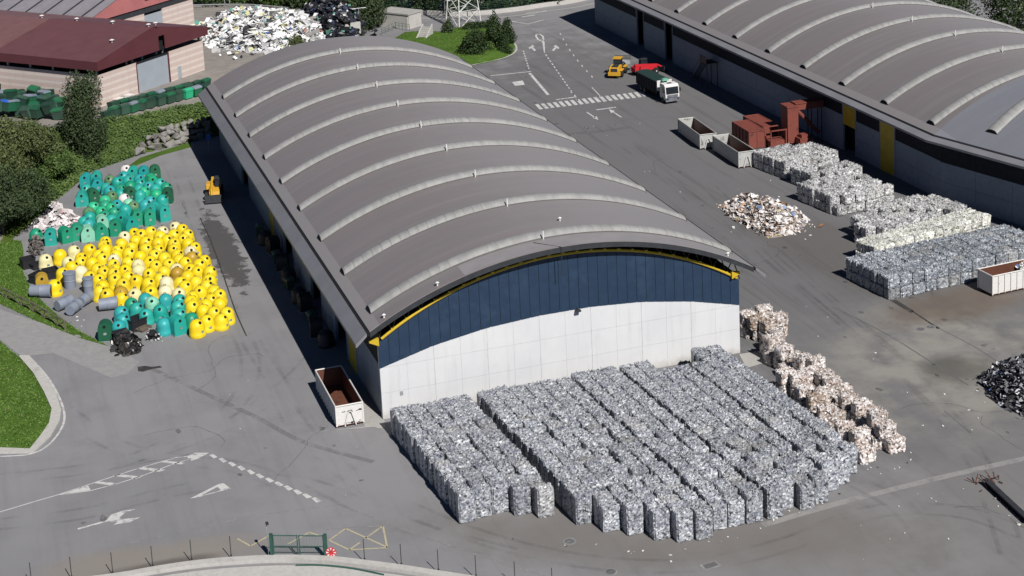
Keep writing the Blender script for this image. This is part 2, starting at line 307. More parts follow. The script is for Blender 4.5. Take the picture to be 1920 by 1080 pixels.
# asphalt of the yard: patchy, tyre-streaked, dusty and stained where the photograph is
def blob(k, vec, cx, cy, rx, ry, rot, soft, wob, amp=1.1):
    mp = k.n('ShaderNodeMapping', vector_type='TEXTURE'); mp.inputs['Location'].default_value = (cx, cy, 0)
    mp.inputs['Rotation'].default_value = (0, 0, rot); mp.inputs['Scale'].default_value = (rx, ry, 1e6)
    k.l(vec, mp.inputs[0]); ln = k.n('ShaderNodeVectorMath', operation='LENGTH'); k.l(mp.outputs[0], ln.inputs[0])
    d = k.math('ADD', ln.outputs['Value'], k.math('MULTIPLY', k.math('SUBTRACT', wob, 0.5), amp))
    return k.rng(d, 1.0+soft, 1.0-soft)
def asphalt():
    k = NT('yard_asphalt'); tc = k.n('ShaderNodeTexCoord'); v = tc.outputs['Object']
    big = k.noise(v, 0.035, 4, 0.6); mid = k.noise(v, 0.16, 5, 0.62); fine = k.noise(v, 5.0, 4, 0.7); w = k.noise(v, 0.22, 5, 0.6)
    c = k.mix(k.rng(big, 0.35, 0.65), (0.226, 0.223, 0.231), (0.258, 0.254, 0.260))
    c = k.mix(k.math('MULTIPLY', k.rng(mid, 0.42, 0.72), 0.4), c, (0.165, 0.162, 0.163))
    sp = k.n('ShaderNodeMapping'); sp.inputs['Rotation'].default_value = (0, 0, radians(-3)); sp.inputs['Scale'].default_value = (0.75, 0.03, 1)
    k.l(v, sp.inputs[0]); st = k.noise(sp.outputs[0], 1.0, 5, 0.65)
    sp2 = k.n('ShaderNodeMapping'); sp2.inputs['Rotation'].default_value = (0, 0, radians(58)); sp2.inputs['Scale'].default_value = (0.6, 0.03, 1)
    k.l(v, sp2.inputs[0]); st2 = k.noise(sp2.outputs[0], 1.0, 5, 0.65)
    east = k.math('MULTIPLY', blob(k, v, 62, 40, 32, 112, -0.02, 0.25, w), 1.0)
    c = k.mix(k.math('MULTIPLY', east, 0.85), c, (0.142, 0.139, 0.141))
    c = k.mix(k.math('MULTIPLY', k.rng(st, 0.50, 0.68), k.math('ADD', 0.12, k.math('MULTIPLY', east, 0.45))), c, (0.104, 0.102, 0.103))
    c = k.mix(k.math('MULTIPLY', k.rng(st2, 0.52, 0.70), 0.22), c, (0.16, 0.158, 0.162))
    # dust and worn concrete in the south-east corner, brown seepage round the bales, wet patch by the west wall
    c = k.mix(k.math('MULTIPLY', blob(k, v, 57, -12, 13, 15, -0.3, 0.45, mid), k.rng(w, 0.32, 0.64, 0.15, 0.9)), c, (0.285, 0.273, 0.243))
    c = k.mix(k.math('MULTIPLY', blob(k, v, 40, -40, 24, 11, 0.2, 0.5, mid), 0.6), c, (0.212, 0.205, 0.198))
    c = k.mix(k.math('MULTIPLY', blob(k, v, 17, -30, 19, 6, -0.45, 0.5, w), 0.62), c, (0.155, 0.138, 0.120))
    c = k.mix(k.math('MULTIPLY', blob(k, v, 65, 2, 9, 4, 0.1, 0.5, w), 0.7), c, (0.155, 0.118, 0.088))
    c = k.mix(k.math('MULTIPLY', blob(k, v, 61, 22, 6, 20, 0.1, 0.5, w), 0.5), c, (0.105, 0.095, 0.085))
    c = k.mix(k.math('MULTIPLY', blob(k, v, 55.5, -12.5, 3.6, 3.0, 0.1, 0.6, w), 0.75), c, (0.10, 0.095, 0.08))
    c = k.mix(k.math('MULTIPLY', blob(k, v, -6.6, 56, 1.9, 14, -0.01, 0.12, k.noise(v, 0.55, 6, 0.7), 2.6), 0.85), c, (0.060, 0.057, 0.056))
    c = k.mix(k.math('MULTIPLY', blob(k, v, -24, -17.5, 9, 2.3, -0.15, 0.45, w), 0.75), c, (0.250, 0.222, 0.190))
    c = k.mix(k.math('MULTIPLY', blob(k, v, -23.5, -18.9, 4.5, 0.8, -0.05, 0.5, w), 0.75), c, (0.105, 0.092, 0.085))
    c = k.mix(k.math('MULTIPLY', k.rng(fine, 0.55, 0.8), 0.22), c, (0.14, 0.138, 0.138))
    c = k.mix(k.math('MULTIPLY', k.rng(fine, 0.42, 0.25), 0.14), c, (0.32, 0.315, 0.31))
    k.bump(fine, 0.25, 0.01)
    return k.out(c, 0.85, 0, 0.25)
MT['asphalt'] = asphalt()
def terrain_mat():
    k = NT('bank_and_platform'); v = k.coord(); g = k.n('ShaderNodeNewGeometry'); s = k.n('ShaderNodeSeparateXYZ'); k.l(g.outputs['Normal'], s.inputs[0])
    a = k.noise(v, 0.5, 5, 0.6); b = k.noise(v, 4, 5, 0.7)
    gr = k.mix(k.rng(b, 0.35, 0.7), (0.085, 0.125, 0.022), (0.045, 0.075, 0.015))
    pl = k.mix(k.rng(a, 0.3, 0.7), (0.30, 0.275, 0.25), (0.235, 0.215, 0.195))
    c = k.mix(k.rng(k.math('ADD', s.outputs[2], k.math('MULTIPLY', a, 0.02)), 0.985, 0.998), gr, pl)
    k.bump(b, 0.5, 0.1)
    return k.out(c, 0.9, 0, 0.1)
MT['terrain'] = terrain_mat()
MT['tan'] = worn('lighter_asphalt', (0.315, 0.306, 0.302), (0.265, 0.26, 0.258), 0.5, 0.3, 0.85)
MT['repair2'] = worn('faint_asphalt_seam', (0.185, 0.182, 0.184), (0.232, 0.229, 0.231), 0.6, 0.5, 0.9)
MT['repair'] = worn('dark_asphalt_seam', (0.135, 0.132, 0.132), (0.20, 0.197, 0.197), 0.45, 0.8, 0.9)
MT['seep'] = worn('dark_seepage', (0.05, 0.045, 0.042), (0.10, 0.095, 0.09), 0.5, 0.8, 0.6)

# ---------------------------------------------------------------- mesh helpers
class MB:
    def __init__(s): s.v = []; s.f = []; s.mi = []
    def add(s, vs, fs, mi=0):
        o = len(s.v); s.v += [tuple(p) for p in vs]; s.f += [tuple(i+o for i in f) for f in fs]; s.mi += [mi]*len(fs)
        return s
    def box(s, c, d, rz=0.0, mi=0, top=(1, 1), ry=0.0, rx=0.0):
        """centre, full dims; top = taper of the upper face"""
        R = Matrix.Rotation(rz, 3, 'Z') @ Matrix.Rotation(ry, 3, 'Y') @ Matrix.Rotation(rx, 3, 'X')
        vs = []
        for z in (-.5, .5):
            tx, ty = (top if z > 0 else (1, 1))
            for x, y in ((-.5, -.5), (.5, -.5), (.5, .5), (-.5, .5)):
                vs.append(Vector(c) + R @ Vector((x*d[0]*tx, y*d[1]*ty, z*d[2])))
        return s.add(vs, [(3, 2, 1, 0), (4, 5, 6, 7), (0, 1, 5, 4), (1, 2, 6, 5), (2, 3, 7, 6), (3, 0, 4, 7)], mi)
    def tube(s, pts, r, n=8, mi=0, cap=True):
        pts = [Vector(p) for p in pts]; rs = r if isinstance(r, (list, tuple)) else [r]*len(pts)
        vs = []; fs = []
        for i, p in enumerate(pts):
            t = (pts[min(i+1, len(pts)-1)] - pts[max(i-1, 0)]).normalized()
            a = t.cross(Vector((0, 0, 1)));
            if a.length < 1e-3: a = Vector((1, 0, 0))
            a.normalize(); b = t.cross(a)
            for k in range(n):
                q = 2*pi*k/n; vs.append(p + (a*cos(q) + b*sin(q))*rs[i])
        for i in range(len(pts)-1):
            for k in range(n):
                fs.append((i*n+k, (i+1)*n+k, (i+1)*n+(k+1) % n, i*n+(k+1) % n))
        if cap: fs += [tuple(range(n)), tuple(range((len(pts)-1)*n, len(pts)*n))[::-1]]
        return s.add(vs, fs, mi)
    def cyl(s, c, r, h, axis='Z', n=16, mi=0, r2=None):
        r2 = r if r2 is None else r2; vs = []; ax = {'X': 0, 'Y': 1, 'Z': 2}[axis]
        for z, rr in ((-h/2, r), (h/2, r2)):
            for k in range(n):
                a, b = rr*cos(2*pi*k/n), rr*sin(2*pi*k/n)
                p = [(z, a, b), (b, z, a), (a, b, z)][ax]; vs.append(Vector(c)+Vector(p))
        fs = [(k, (k+1) % n, n+(k+1) % n, n+k) for k in range(n)] + [tuple(range(n))[::-1], tuple(range(n, 2*n))]
        return s.add(vs, fs, mi)
    def lathe(s, prof, n=20, c=(0, 0, 0), mi=0):
        vs = []; fs = []
        for r, z in prof:
            for k in range(n): vs.append((c[0]+r*cos(2*pi*k/n), c[1]+r*sin(2*pi*k/n), c[2]+z))
        for i in range(len(prof)-1):
            for k in range(n): fs.append((i*n+k, i*n+(k+1) % n, (i+1)*n+(k+1) % n, (i+1)*n+k))
        fs.append(tuple(range((len(prof)-1)*n, len(prof)*n))); fs.append(tuple(range(n))[::-1])
        return s.add(vs, fs, mi)
    def prism(s, poly, d0, d1, plane='XZ', mi=0):
        """extrude a polygon of the plane along the remaining axis from d0 to d1"""
        n = len(poly); vs = []
        for d in (d0, d1):
            for a, b in poly:
                vs.append({'XZ': (a, d, b), 'YZ': (d, a, b), 'XY': (a, b, d)}[plane])
        fs = [(i, (i+1) % n, n+(i+1) % n, n+i) for i in range(n)] + [tuple(range(n))[::-1], tuple(range(n, 2*n))]
        return s.add(vs, fs, mi)
    def build(s, name, mats, parent=None, smooth=False, loc=None, rz=0.0, fix=True):
        me = bpy.data.meshes.new(name); me.from_pydata(s.v, [], s.f)
        mats = mats if isinstance(mats, (list, tuple)) else [mats]
        for m in mats: me.materials.append(m)
        me.polygons.foreach_set('material_index', s.mi)
        if fix:
            bm = bmesh.new(); bm.from_mesh(me); bmesh.ops.recalc_face_normals(bm, faces=bm.faces); bm.to_mesh(me); bm.free()
        if smooth:
            me.polygons.foreach_set('use_smooth', [True]*len(me.polygons))
            if smooth != 'all':
                try: me.set_sharp_from_angle(angle=radians(40))
                except Exception: pass
        o = bpy.data.objects.new(name, me); COL.objects.link(o)
        if parent is not None: o.parent = parent
        if loc is not None: o.location = loc
        o.rotation_euler.z = rz
        return o
def tag(o, label, cat, group=None, kind=None):
    if label: o['label'] = label
    if cat: o['category'] = cat
    if group: o['group'] = group
    if kind: o['kind'] = kind
    return o
def thing(name, label, cat, loc=(0, 0, 0), rz=0.0, group=None):
    o = bpy.data.objects.new(name, None); COL.objects.link(o); o.location = loc; o.rotation_euler.z = rz
    o.empty_display_size = 0.5
    return tag(o, label, cat, group)
def struct(o): o['kind'] = 'structure'; return o
def kids(o): return [c for c in o.children]
def dup(root, loc, rz, label=None, group=None, scale=None, mats=None):
    """a copy of a thing with copies of its parts; mats = {part name: material} recolours the copy's parts"""
    r = root.copy(); COL.objects.link(r); r.location = loc; r.rotation_euler.z = rz
    if label: r['label'] = label
    if group: r['group'] = group
    if scale: r.scale = scale
    def recol(c):
        nm = c.name.split('.')[0]
        if mats and nm in mats:
            c.material_slots[0].link = 'OBJECT'; c.material_slots[0].material = mats[nm]
    def rec(src, dst):
        for ch in list(src.children):
            c = ch.copy(); COL.objects.link(c); c.parent = dst; recol(c); rec(ch, c)
    rec(root, r); return r
ORD = ['', 'first', 'second', 'third', 'fourth', 'fifth', 'sixth', 'seventh', 'eighth', 'ninth', 'tenth', 'eleventh', 'twelfth', 'thirteenth', 'fourteenth', 'fifteenth', 'sixteenth', 'seventeenth', 'eighteenth', 'nineteenth', 'twentieth']
def od(n):
    if n <= 20: return ORD[n]
    if n < 30: return 'twenty-'+ORD[n-20]
    if n == 30: return 'thirtieth'
    if n < 40: return 'thirty-'+ORD[n-30]
    return 'fortieth'
def flat(name, polys, mat, z=0.004, kind='structure'):
    """flat sheets lying on the ground, one object"""
    mb = MB()
    for p in polys: mb.add([(a[0], a[1], z) for a in p], [tuple(range(len(p)))])
    o = mb.build(name, mat); o['kind'] = kind; return o
def strip(pts, w):
    """polyline -> list of quads of width w (a road line)"""
    out = []; pts = [Vector((p[0], p[1])) for p in pts]
    L = []; R = []
    for i, p in enumerate(pts):
        t = (pts[min(i+1, len(pts)-1)] - pts[max(i-1, 0)]).normalized(); nn = Vector((-t.y, t.x))
        L.append(p+nn*w/2); R.append(p-nn*w/2)
    for i in range(len(pts)-1): out.append([R[i], R[i+1], L[i+1], L[i]])
    return out
def smoothpath(pts, n=6):
    pts = [Vector((p[0], p[1])) for p in pts]; out = []
    for i in range(len(pts)-1):
        p0, p1, p2, p3 = pts[max(i-1, 0)], pts[i], pts[i+1], pts[min(i+2, len(pts)-1)]
        for k in range(n):
            t = k/n
            out.append(0.5*((2*p1) + (p2-p0)*t + (2*p0-5*p1+4*p2-p3)*t*t + (3*p1-p0-3*p2+p3)*t**3))
    out.append(pts[-1]); return out
P2 = lambda *a: [G(x, y) for x, y in a]

# ================================================================ ground
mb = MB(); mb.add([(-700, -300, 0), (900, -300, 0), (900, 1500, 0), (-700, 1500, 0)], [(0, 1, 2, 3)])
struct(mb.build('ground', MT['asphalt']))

# raised platform behind, with a grassy bank down to the bin yard
def interp(x, tab):
    if x <= tab[0][0]: return tab[0][1]
    for (a, u), (b, v) in zip(tab, tab[1:]):
        if x <= b: return u + (v-u)*(x-a)/(b-a)
    return tab[-1][1]
YTOE = [(-140, 60), (-60, 60), (-33, 68), (-26.5, 84), (-19.5, 99), (-12, 104.6), (-3.7, 108.4), (5, 111), (60, 114)]
YTOP = [(-140, 106), (-60, 108), (-31, 109.5), (-20, 109.0), (-12, 110.2), (-3.7, 112.4), (5, 115), (60, 117)]
def hgt(x, y):
    a, b = interp(x, YTOE), interp(x, YTOP)
    t = max(0, min(1, (y-a)/(b-a)))
    e = max(0, min(1, (40-x)/9.0)); e = e*e*(3-2*e)
    return 4.5*t*e
xs = [-140+2.0*i for i in range(0, 40)] + [-60+1.0*i for i in range(0, 105)]
ys = [58+1.0*i for i in range(0, 75)] + [133+4.0*i for i in range(0, 30)]
mb = MB(); vs = []
for y in ys:
    for x in xs:
        h = hgt(x, y); jit = 0.16*noise.noise((x*0.5, y*0.5, 0)) if 0.05 < h < 4.45 else 0
        vs.append((x, y, h+jit if h > 0.02 else -0.25))
nx = len(xs); fs = []
for j in range(len(ys)-1):
    for i in range(nx-1):
        q = (j*nx+i, j*nx+i+1, (j+1)*nx+i+1, (j+1)*nx+i)
        if max(vs[k][2] for k in q) > 0: fs.append(q)
mb.add(vs, fs); struct(mb.build('terrain', MT['terrain'], smooth='all'))
PZ = 4.5

# ---- footpath, verges, kerb
path = [G(-60, 545), G(0, 580), G(110, 616), G(205, 648), G(290, 690), G(215, 706), G(160, 690), G(100, 662), G(60, 640), G(0, 598+40), G(-60, 605)]
flat('path', [P2((-90, 530), (0, 580), (110, 616), (205, 648), (262, 678), (240, 700), (208, 708), (100, 662), (40, 668), (0, 636), (-90, 585))], MT['tan'], 0.004)
def verge(name, poly, zmax, n_tuft, label=None, seed=1):
    """mounded grass patch with blades over it"""
    rnd = random.Random(seed); pts = [Vector((p[0], p[1])) for p in poly]
    bm = bmesh.new(); vv = [bm.verts.new((p.x, p.y, 0.01)) for p in pts]; bm.faces.new(vv)
    bmesh.ops.triangulate(bm, faces=bm.faces)
    for _ in range(4): bmesh.ops.subdivide_edges(bm, edges=[e for e in bm.edges if e.calc_length() > 0.9], cuts=1, use_grid_fill=True)
    bmesh.ops.triangulate(bm, faces=bm.faces)
    def edge_d(x, y):
        d = 1e9
        for a, b in zip(pts, pts[1:]+pts[:1]):
            ab = b-a; t = max(0, min(1, (Vector((x, y))-a).dot(ab)/max(1e-6, ab.length_squared))); d = min(d, (a+ab*t-Vector((x, y))).length)
        return d
    for v in bm.verts:
        d = edge_d(v.co.x, v.co.y); v.co.z = 0.01 + zmax*min(1, d/2.5) + (0.12*noise.noise(v.co*0.9) if d > 0.2 else 0)
    bm.normal_update()
    me = bpy.data.meshes.new(name); bm.to_mesh(me); me.materials.append(MT['grass'])
    o = bpy.data.objects.new(name, me); COL.objects.link(o); struct(o)
    tris = [(f.calc_area(), [v.co.copy() for v in f.verts]) for f in bm.faces]; bm.free()
    tot = [t[0] for t in tris]; g = MB()
    for t in rnd.choices(tris, tot, k=n_tuft):
        a, b = rnd.random(), rnd.random()
        if a+b > 1: a, b = 1-a, 1-b
        p = t[1][0] + (t[1][1]-t[1][0])*a + (t[1][2]-t[1][0])*b + Vector((rnd.gauss(0, .14), rnd.gauss(0, .14), 0))
        if noise.noise(p*0.55) < -0.28 and rnd.random() < 0.8: continue
        an = rnd.random()*2*pi; h = rnd.uniform(0.06, 0.16); w = rnd.uniform(0.05, 0.11); d = Vector((cos(an), sin(an), 0))
        le = Vector((rnd.uniform(-.12, .12), rnd.uniform(-.12, .12), h))
        g.add([p-d*w, p+d*w, p+le], [(0, 1, 2)])
    go = g.build('grass', LM['grassy'], fix=False); tag(go, None, None, kind='stuff')
    return o
vtop = P2((-60, 418), (0, 447), (40, 452), (44, 470), (42, 505), (52, 530), (80, 566), (112, 594), (150, 622), (206, 650), (150, 634), (60, 598), (0, 570), (-60, 545))
verge('verge', vtop, 0.25, 9000, seed=2)
vbot = P2((-80, 600), (0, 640), (36, 670), (62, 700), (82, 735), (97, 768), (92, 795), (76, 818), (56, 843), (0, 841), (-80, 838))
verge('verge', vbot, 0.5, 12000, seed=3)
# pale kerb band of the lower verge with its white edge line
ko = P2((37, 668), (55, 668), (82, 700), (104, 735), (115, 770), (112, 790), (96, 818), (62, 850), (0, 851), (-80, 850))
ki = P2((36, 670), (36, 670), (62, 700), (82, 735), (97, 768), (92, 795), (76, 818), (56, 843), (0, 841), (-80, 838))
mb = MB(); n = len(ko)
vs = [(p.x, p.y, 0.0) for p in ko] + [(p.x, p.y, 0.13) for p in ko] + [(p.x, p.y, 0.13) for p in ki]
mb.add(vs, [(i, i+1, n+i+1, n+i) for i in range(n-1)] + [(n+i, n+i+1, 2*n+i+1, 2*n+i) for i in range(n-1)])
struct(mb.build('kerb', MT['concrete_l']))
flat('road_marking', strip(smoothpath(P2((56, 670), (88, 706), (111, 745), (121, 782), (110, 812), (86, 838), (58, 851), (20, 855), (-70, 858))), 0.22), MT['markings'], 0.008)

# ---- markings in the west entrance
mk = []
mk += strip(P2((-60, 978), (0, 960), (70, 939), (108, 928)), 0.14)
mk += strip(P2((108, 928), (180, 904), (260, 878), (330, 858), (350, 856)), 0.13)
mk += strip(P2((120, 927), (170, 920), (220, 907), (270, 891), (320, 872), (358, 860)), 0.13)
mk += [P2((108, 929), (165, 910), (170, 919))]
mk += [P2((350, 856), (366, 849), (392, 849), (372, 860), (359, 864))]
for a in (((175, 906), (185, 903), (222, 906), (208, 910)), ((211, 892), (224, 889), (266, 894), (255, 898)), ((256, 879), (268, 876), (310, 881), (300, 885)), ((302, 867), (312, 864), (348, 868), (340, 871))): mk += [P2(*a)]
for a in range(12):
    x0, y0 = 400 + 17.45*a, 856 + 7.4*a
    mk += [P2((x0-8, y0-3), (x0-1, y0-5), (x0+8+0.3*a, y0+1+0.1*a), (x0+1, y0+4+0.1*a))]
mk += [P2((356, 935), (411, 907), (419, 906), (433, 916), (373, 932))]          # give-way triangle, its inside cut by the asphalt-coloured sheet below
z_ = lambda *a: P2(*[(x/4, 810+y/4) for x, y in a])
mk += [z_((580, 723), (800, 661), (812, 671), (585, 733))]
mk += [z_((800, 661), (832, 622), (918, 591), (1018, 578), (936, 607), (893, 645), (885, 674), (812, 671))]
mk += [z_((885, 674), (893, 645), (925, 653), (1052, 640), (975, 676), (850, 696))]
flat('road_marking', mk, MT['markings'], 0.008)
flat('road_marking', [P2((376, 930), (408, 913), (414, 919), (412, 920))], MT['asphalt'], 0.012)
fm = strip(P2((90, 1066), (165, 1040), (240, 1019), (330, 999), (480, 966), (637, 946)), 0.12) + strip(P2((637, 946), (760, 994), (960, 1062), (1060, 1090)), 0.12)
fm += strip(P2((560, 810), (640, 806), (720, 803)), 0.1)
flat('road_marking', fm, MT['faded'], 0.008)
ym = []
for a in (((617, 1013), (648, 991)), ((648, 991), (726, 1026)), ((617, 1013), (655, 1031)), ((655, 1031), (675, 1017)), ((684, 1010), (718, 986)), ((718, 986), (726, 1027)), ((655, 1031), (727, 1027)), ((540, 1020), (580, 998)), ((580, 998), (604, 1006)), ((445, 1010), (470, 1024)), ((470, 1024), (505, 1004))): ym += strip(P2(*a), 0.16)
flat('road_marking', ym, MT['yellowmark'], 0.008)
flat('road_marking', strip(P2((610, 993), (640, 990), (716, 986)), 0.1), MT['faded'], 0.010)
# ---- markings of the crossing road behind the hall
mk = []
for i in range(19):
    x = 1003 + i*10.9; y = 196 - i*1.33
    mk += [P2((x, y), (x+6.2, y-0.8), (x+15.5, y+8.2), (x+9.0, y+9.4))]
mk += strip(P2((920, 142), (996, 134)), 0.35) + strip(P2((993, 137), (1028, 178)), 0.5) + strip(P2((1043, 187), (1078, 182)), 0.45)
mk += [P2((960, 154), (980, 151), (984, 159), (966, 161))]
mk += strip(P2((1118, 206), (1155, 201)), 0.45)
mk += strip(P2((1100, 210), (1116, 221)), 0.25) + [P2((1122, 225), (1111, 221), (1119, 218))]
mk += strip(P2((1165, 220), (1150, 210)), 0.25) + [P2((1142, 205), (1153, 208), (1146, 213))]
mk += [P2((1012, 75), (1018, 74), (1021, 78), (1022, 99), (1020, 99), (1017, 80))]
mk += strip(P2((1006, 64), (1005, 68), (1009, 74), (1014, 77), (1019, 74), (1018, 68), (1012, 64), (1006, 64)), 0.35)
for dx in (0, 43):
    s = 1 if dx == 0 else -1
    b = 998 if dx == 0 else 1042
    mk += [P2((b-7*s, 90), (b, 84), (b+5*s, 87), (b+1*s, 88), (b+7*s, 94), (b+4*s, 96), (b-2*s, 90), (b-5*s, 92))]
for i in range(16):
    x = 1023+i*3.9; y = 102+i*5.6
    mk += strip(P2((x, y), (x+2.2, y+3.2)), 0.22)
for i in range(9):
    x = 1050+i*5+i*i*0.3; y = 62+i*10
    mk += strip(P2((x, y), (x+1.5, y+3.4)), 0.2)
for i in range(8):
    mk += strip(P2((981+i*1.4, 95+i*4.5), (982+i*1.4, 97.5+i*4.5)), 0.25)
mk += strip(P2((1080, 181), (1070, 172)), 0.22) + strip(P2((1127, 182), (1110, 164)), 0.18)
mk += strip(P2((960, 40), (990, 45), (1020, 37)), 0.35) + strip(P2((978, 32), (1003, 28)), 0.5) + strip(P2((985, 25), (1025, 20)), 0.35)
flat('road_marking', mk, MT['markings'], 0.008)
# dark asphalt seams and cracks, the pale drain band, manholes
flat('repair_strip', strip(smoothpath(P2((282, 690), (330, 712), (400, 745), (480, 782), (560, 825), (640, 850), (700, 866))), 0.6), MT['repair2'], 0.004)
flat('repair_strip', strip(P2((1062, 252), (1120, 247), (1185, 238)), 1.1), MT['repair'], 0.004)
flat('seepage', [P2((258, 688), (272, 686), (285, 688), (300, 686), (304, 689), (285, 692), (268, 697), (259, 696))], MT['seep'], 0.012)
flat('seepage', [P2((1668, 563), (1680, 562), (1714, 583), (1708, 587))] + [P2((1708, 583), (1712, 583), (1762, 616), (1758, 617))], MT['seep'], 0.008)
flat('crack', strip(smoothpath(P2((375, 408), (390, 440), (402, 470), (420, 520), (441, 582), (462, 630))), 0.16), MT['seep'], 0.008)
flat('crack', strip(smoothpath(P2((1560, 575), (1660, 625), (1740, 675), (1815, 722))), 0.16) + strip(smoothpath(P2((1750, 610), (1835, 655), (1900, 700))), 0.12) + strip(P2((1770, 770), (1820, 812)), 0.1), MT['repair'], 0.008)
flat('drain', strip(smoothpath(P2((1430, 985), (1545, 951), (1680, 916), (1800, 887), (1930, 858))), 0.75), MT['drain'], 0.008)
flat('apron', [P2((570, 812), (700, 800), (722, 806), (722, 790), (690, 760), (640, 720), (685, 800))], MT['concrete'], 0.004)
flat('apron', [P2((1386, 664), (1440, 655), (1475, 668), (1400, 690))], MT['concrete'], 0.004)
def tyre_mat():
    k = NT('rubber_trace'); v = k.coord(); tr = k.n('ShaderNodeBsdfTransparent'); mx = k.n('ShaderNodeMixShader')
    k.out((0.05, 0.05, 0.052), 0.9, 0, 0.1); o = k.t.nodes['Material Output']
    f = k.math('MULTIPLY', k.rng(k.noise(v, 0.16, 4, 0.6), 0.42, 0.66), k.math('MULTIPLY', k.rng(k.noise(v, 2.2, 4, 0.7), 0.3, 0.6, 0.35, 1.0), 0.12))
    k.l(f, mx.inputs[0]); k.l(tr.outputs[0], mx.inputs[1]); k.l(k.b.outputs[0], mx.inputs[2]); k.l(mx.outputs[0], o.inputs[0]); return k.m
MT['tyre'] = tyre_mat(); tk_ = 0
for a in (((-20, 900), (200, 872), (420, 800), (560, 700), (640, 600)), ((-20, 985), (160, 962), (360, 915), (560, 905), (760, 985), (960, 1040)), ((60, 720), (160, 800), (260, 850), (460, 880), (620, 950)),
          ((340, 330), (420, 560), (470, 680), (420, 780), (250, 860)), ((470, 640), (520, 720), (560, 800), (700, 920), (980, 1030), (1300, 1060), (1600, 980)), ((1440, 480), (1570, 590), (1720, 720), (1830, 860), (1900, 1040)),
          ((1330, 350), (1480, 500), (1640, 640), (1790, 780)), ((1120, 230), (1260, 340), (1400, 470), (1560, 600)), ((1600, 900), (1700, 960), (1760, 1060)), ((1480, 1020), (1640, 960), (1800, 960), (1920, 1000)), ((900, 140), (1000, 230), (1100, 300), (1250, 430))):
    q = smoothpath(P2(*a), 8)
    for o_ in (-0.95, 0.95):
        r_ = []
        for n_ in range(len(q)):
            t_ = (q[min(n_+1, len(q)-1)]-q[max(n_-1, 0)]).normalized(); r_.append(q[n_]+Vector((-t_.y, t_.x))*o_)
        flat('tyre_mark', strip(r_, 0.42), MT['tyre'], 0.014+0.0012*tk_); tk_ += 1
def thin_stain(name, c, amount):
    k = NT(name); v = k.coord(); tr = k.n('ShaderNodeBsdfTransparent'); mx = k.n('ShaderNodeMixShader')
    k.out(c, 0.8, 0, 0.2); o = k.t.nodes['Material Output']
    f = k.math('MULTIPLY', k.rng(k.noise(v, 1.1, 5, 0.65), 0.32, 0.6, 0.25, 1.0), amount)
    k.l(f, mx.inputs[0]); k.l(tr.outputs[0], mx.inputs[1]); k.l(k.b.outputs[0], mx.inputs[2]); k.l(mx.outputs[0], o.inputs[0]); return k.m
MT['oil'] = thin_stain('oil_spot', (0.05, 0.05, 0.052), 0.32); MT['crackline'] = thin_stain('fine_crack', (0.05, 0.05, 0.05), 0.4)
rk = random.Random(91)
ps = []
for (x0, x1, y0, y1, n_) in ((-20, -6, -12, 90, 8), (40, 62, -10, 95, 26), (46, 62, -38, -8, 10), (52, 74, 95, 130, 8), (-30, 0, -16, 2, 6)):
    for _ in range(n_):
        c_ = Vector((rk.uniform(x0, x1), rk.uniform(y0, y1))); rr_ = rk.uniform(.10, .34)*(1 if rk.random() < .9 else 2); st_ = rk.uniform(.6, 2.2)
        ps.append([c_+Vector((cos(2*pi*q/11)*rr_*rk.uniform(.65, 1.2), sin(2*pi*q/11)*rr_*st_*rk.uniform(.65, 1.2))) for q in range(11)])
flat('oil_spot', ps, MT['oil'], 0.0305)
ps = []
for (x, y, a_) in ((-22, 6, .3), (-12, -8, 1.2), (-8, 20, 1.5), (-16, 14, .8), (-26, 0, .2), (48, 20, 1.4), (54, 60, 1.7), (46, -18, .5), (52, -30, 2.4), (58, 85, 1.2), (64, 5, .9), (40, -36, .1), (60, 108, 1.8), (-9, 70, 1.6)):
    q_ = [Vector((x, y))]; an_ = a_
    for _ in range(rk.randint(9, 18)): an_ += rk.gauss(0, .35); q_.append(q_[-1]+Vector((cos(an_), sin(an_)))*rk.uniform(.5, 1.3))
    ps += strip(q_, 0.06)
flat('crack', ps, MT['crackline'], 0.0325)
for i, (x, y) in enumerate([(1068, 1015), (1145, 1072), (1332, 1060), (1745, 613), (1726, 617)]):
    c = G(x, y); mb = MB()
    if i != 2: mb.cyl((0, 0, 0.006), 0.56, 0.012, n=20, mi=1); mb.cyl((0, 0, 0.012), 0.40, 0.016, n=20)
    else: mb.box((0, 0, 0.006), (1.5, 0.9, 0.012), 0.1, 1); mb.box((0, 0, 0.012), (1.1, 0.6, 0.016), 0.1)
    lab = ['round manhole cover in the asphalt before the bale stack', 'round manhole cover nearest the bottom edge of the yard', 'square drain grate in the asphalt by the bale stack corner', 'dark round manhole cover beside the long seepage mark', 'smaller dark manhole cover beside the other manhole'][i]
    tag(mb.build('manhole_cover', [MT['repair'], MT['faded']], loc=c), lab, 'manhole cover')

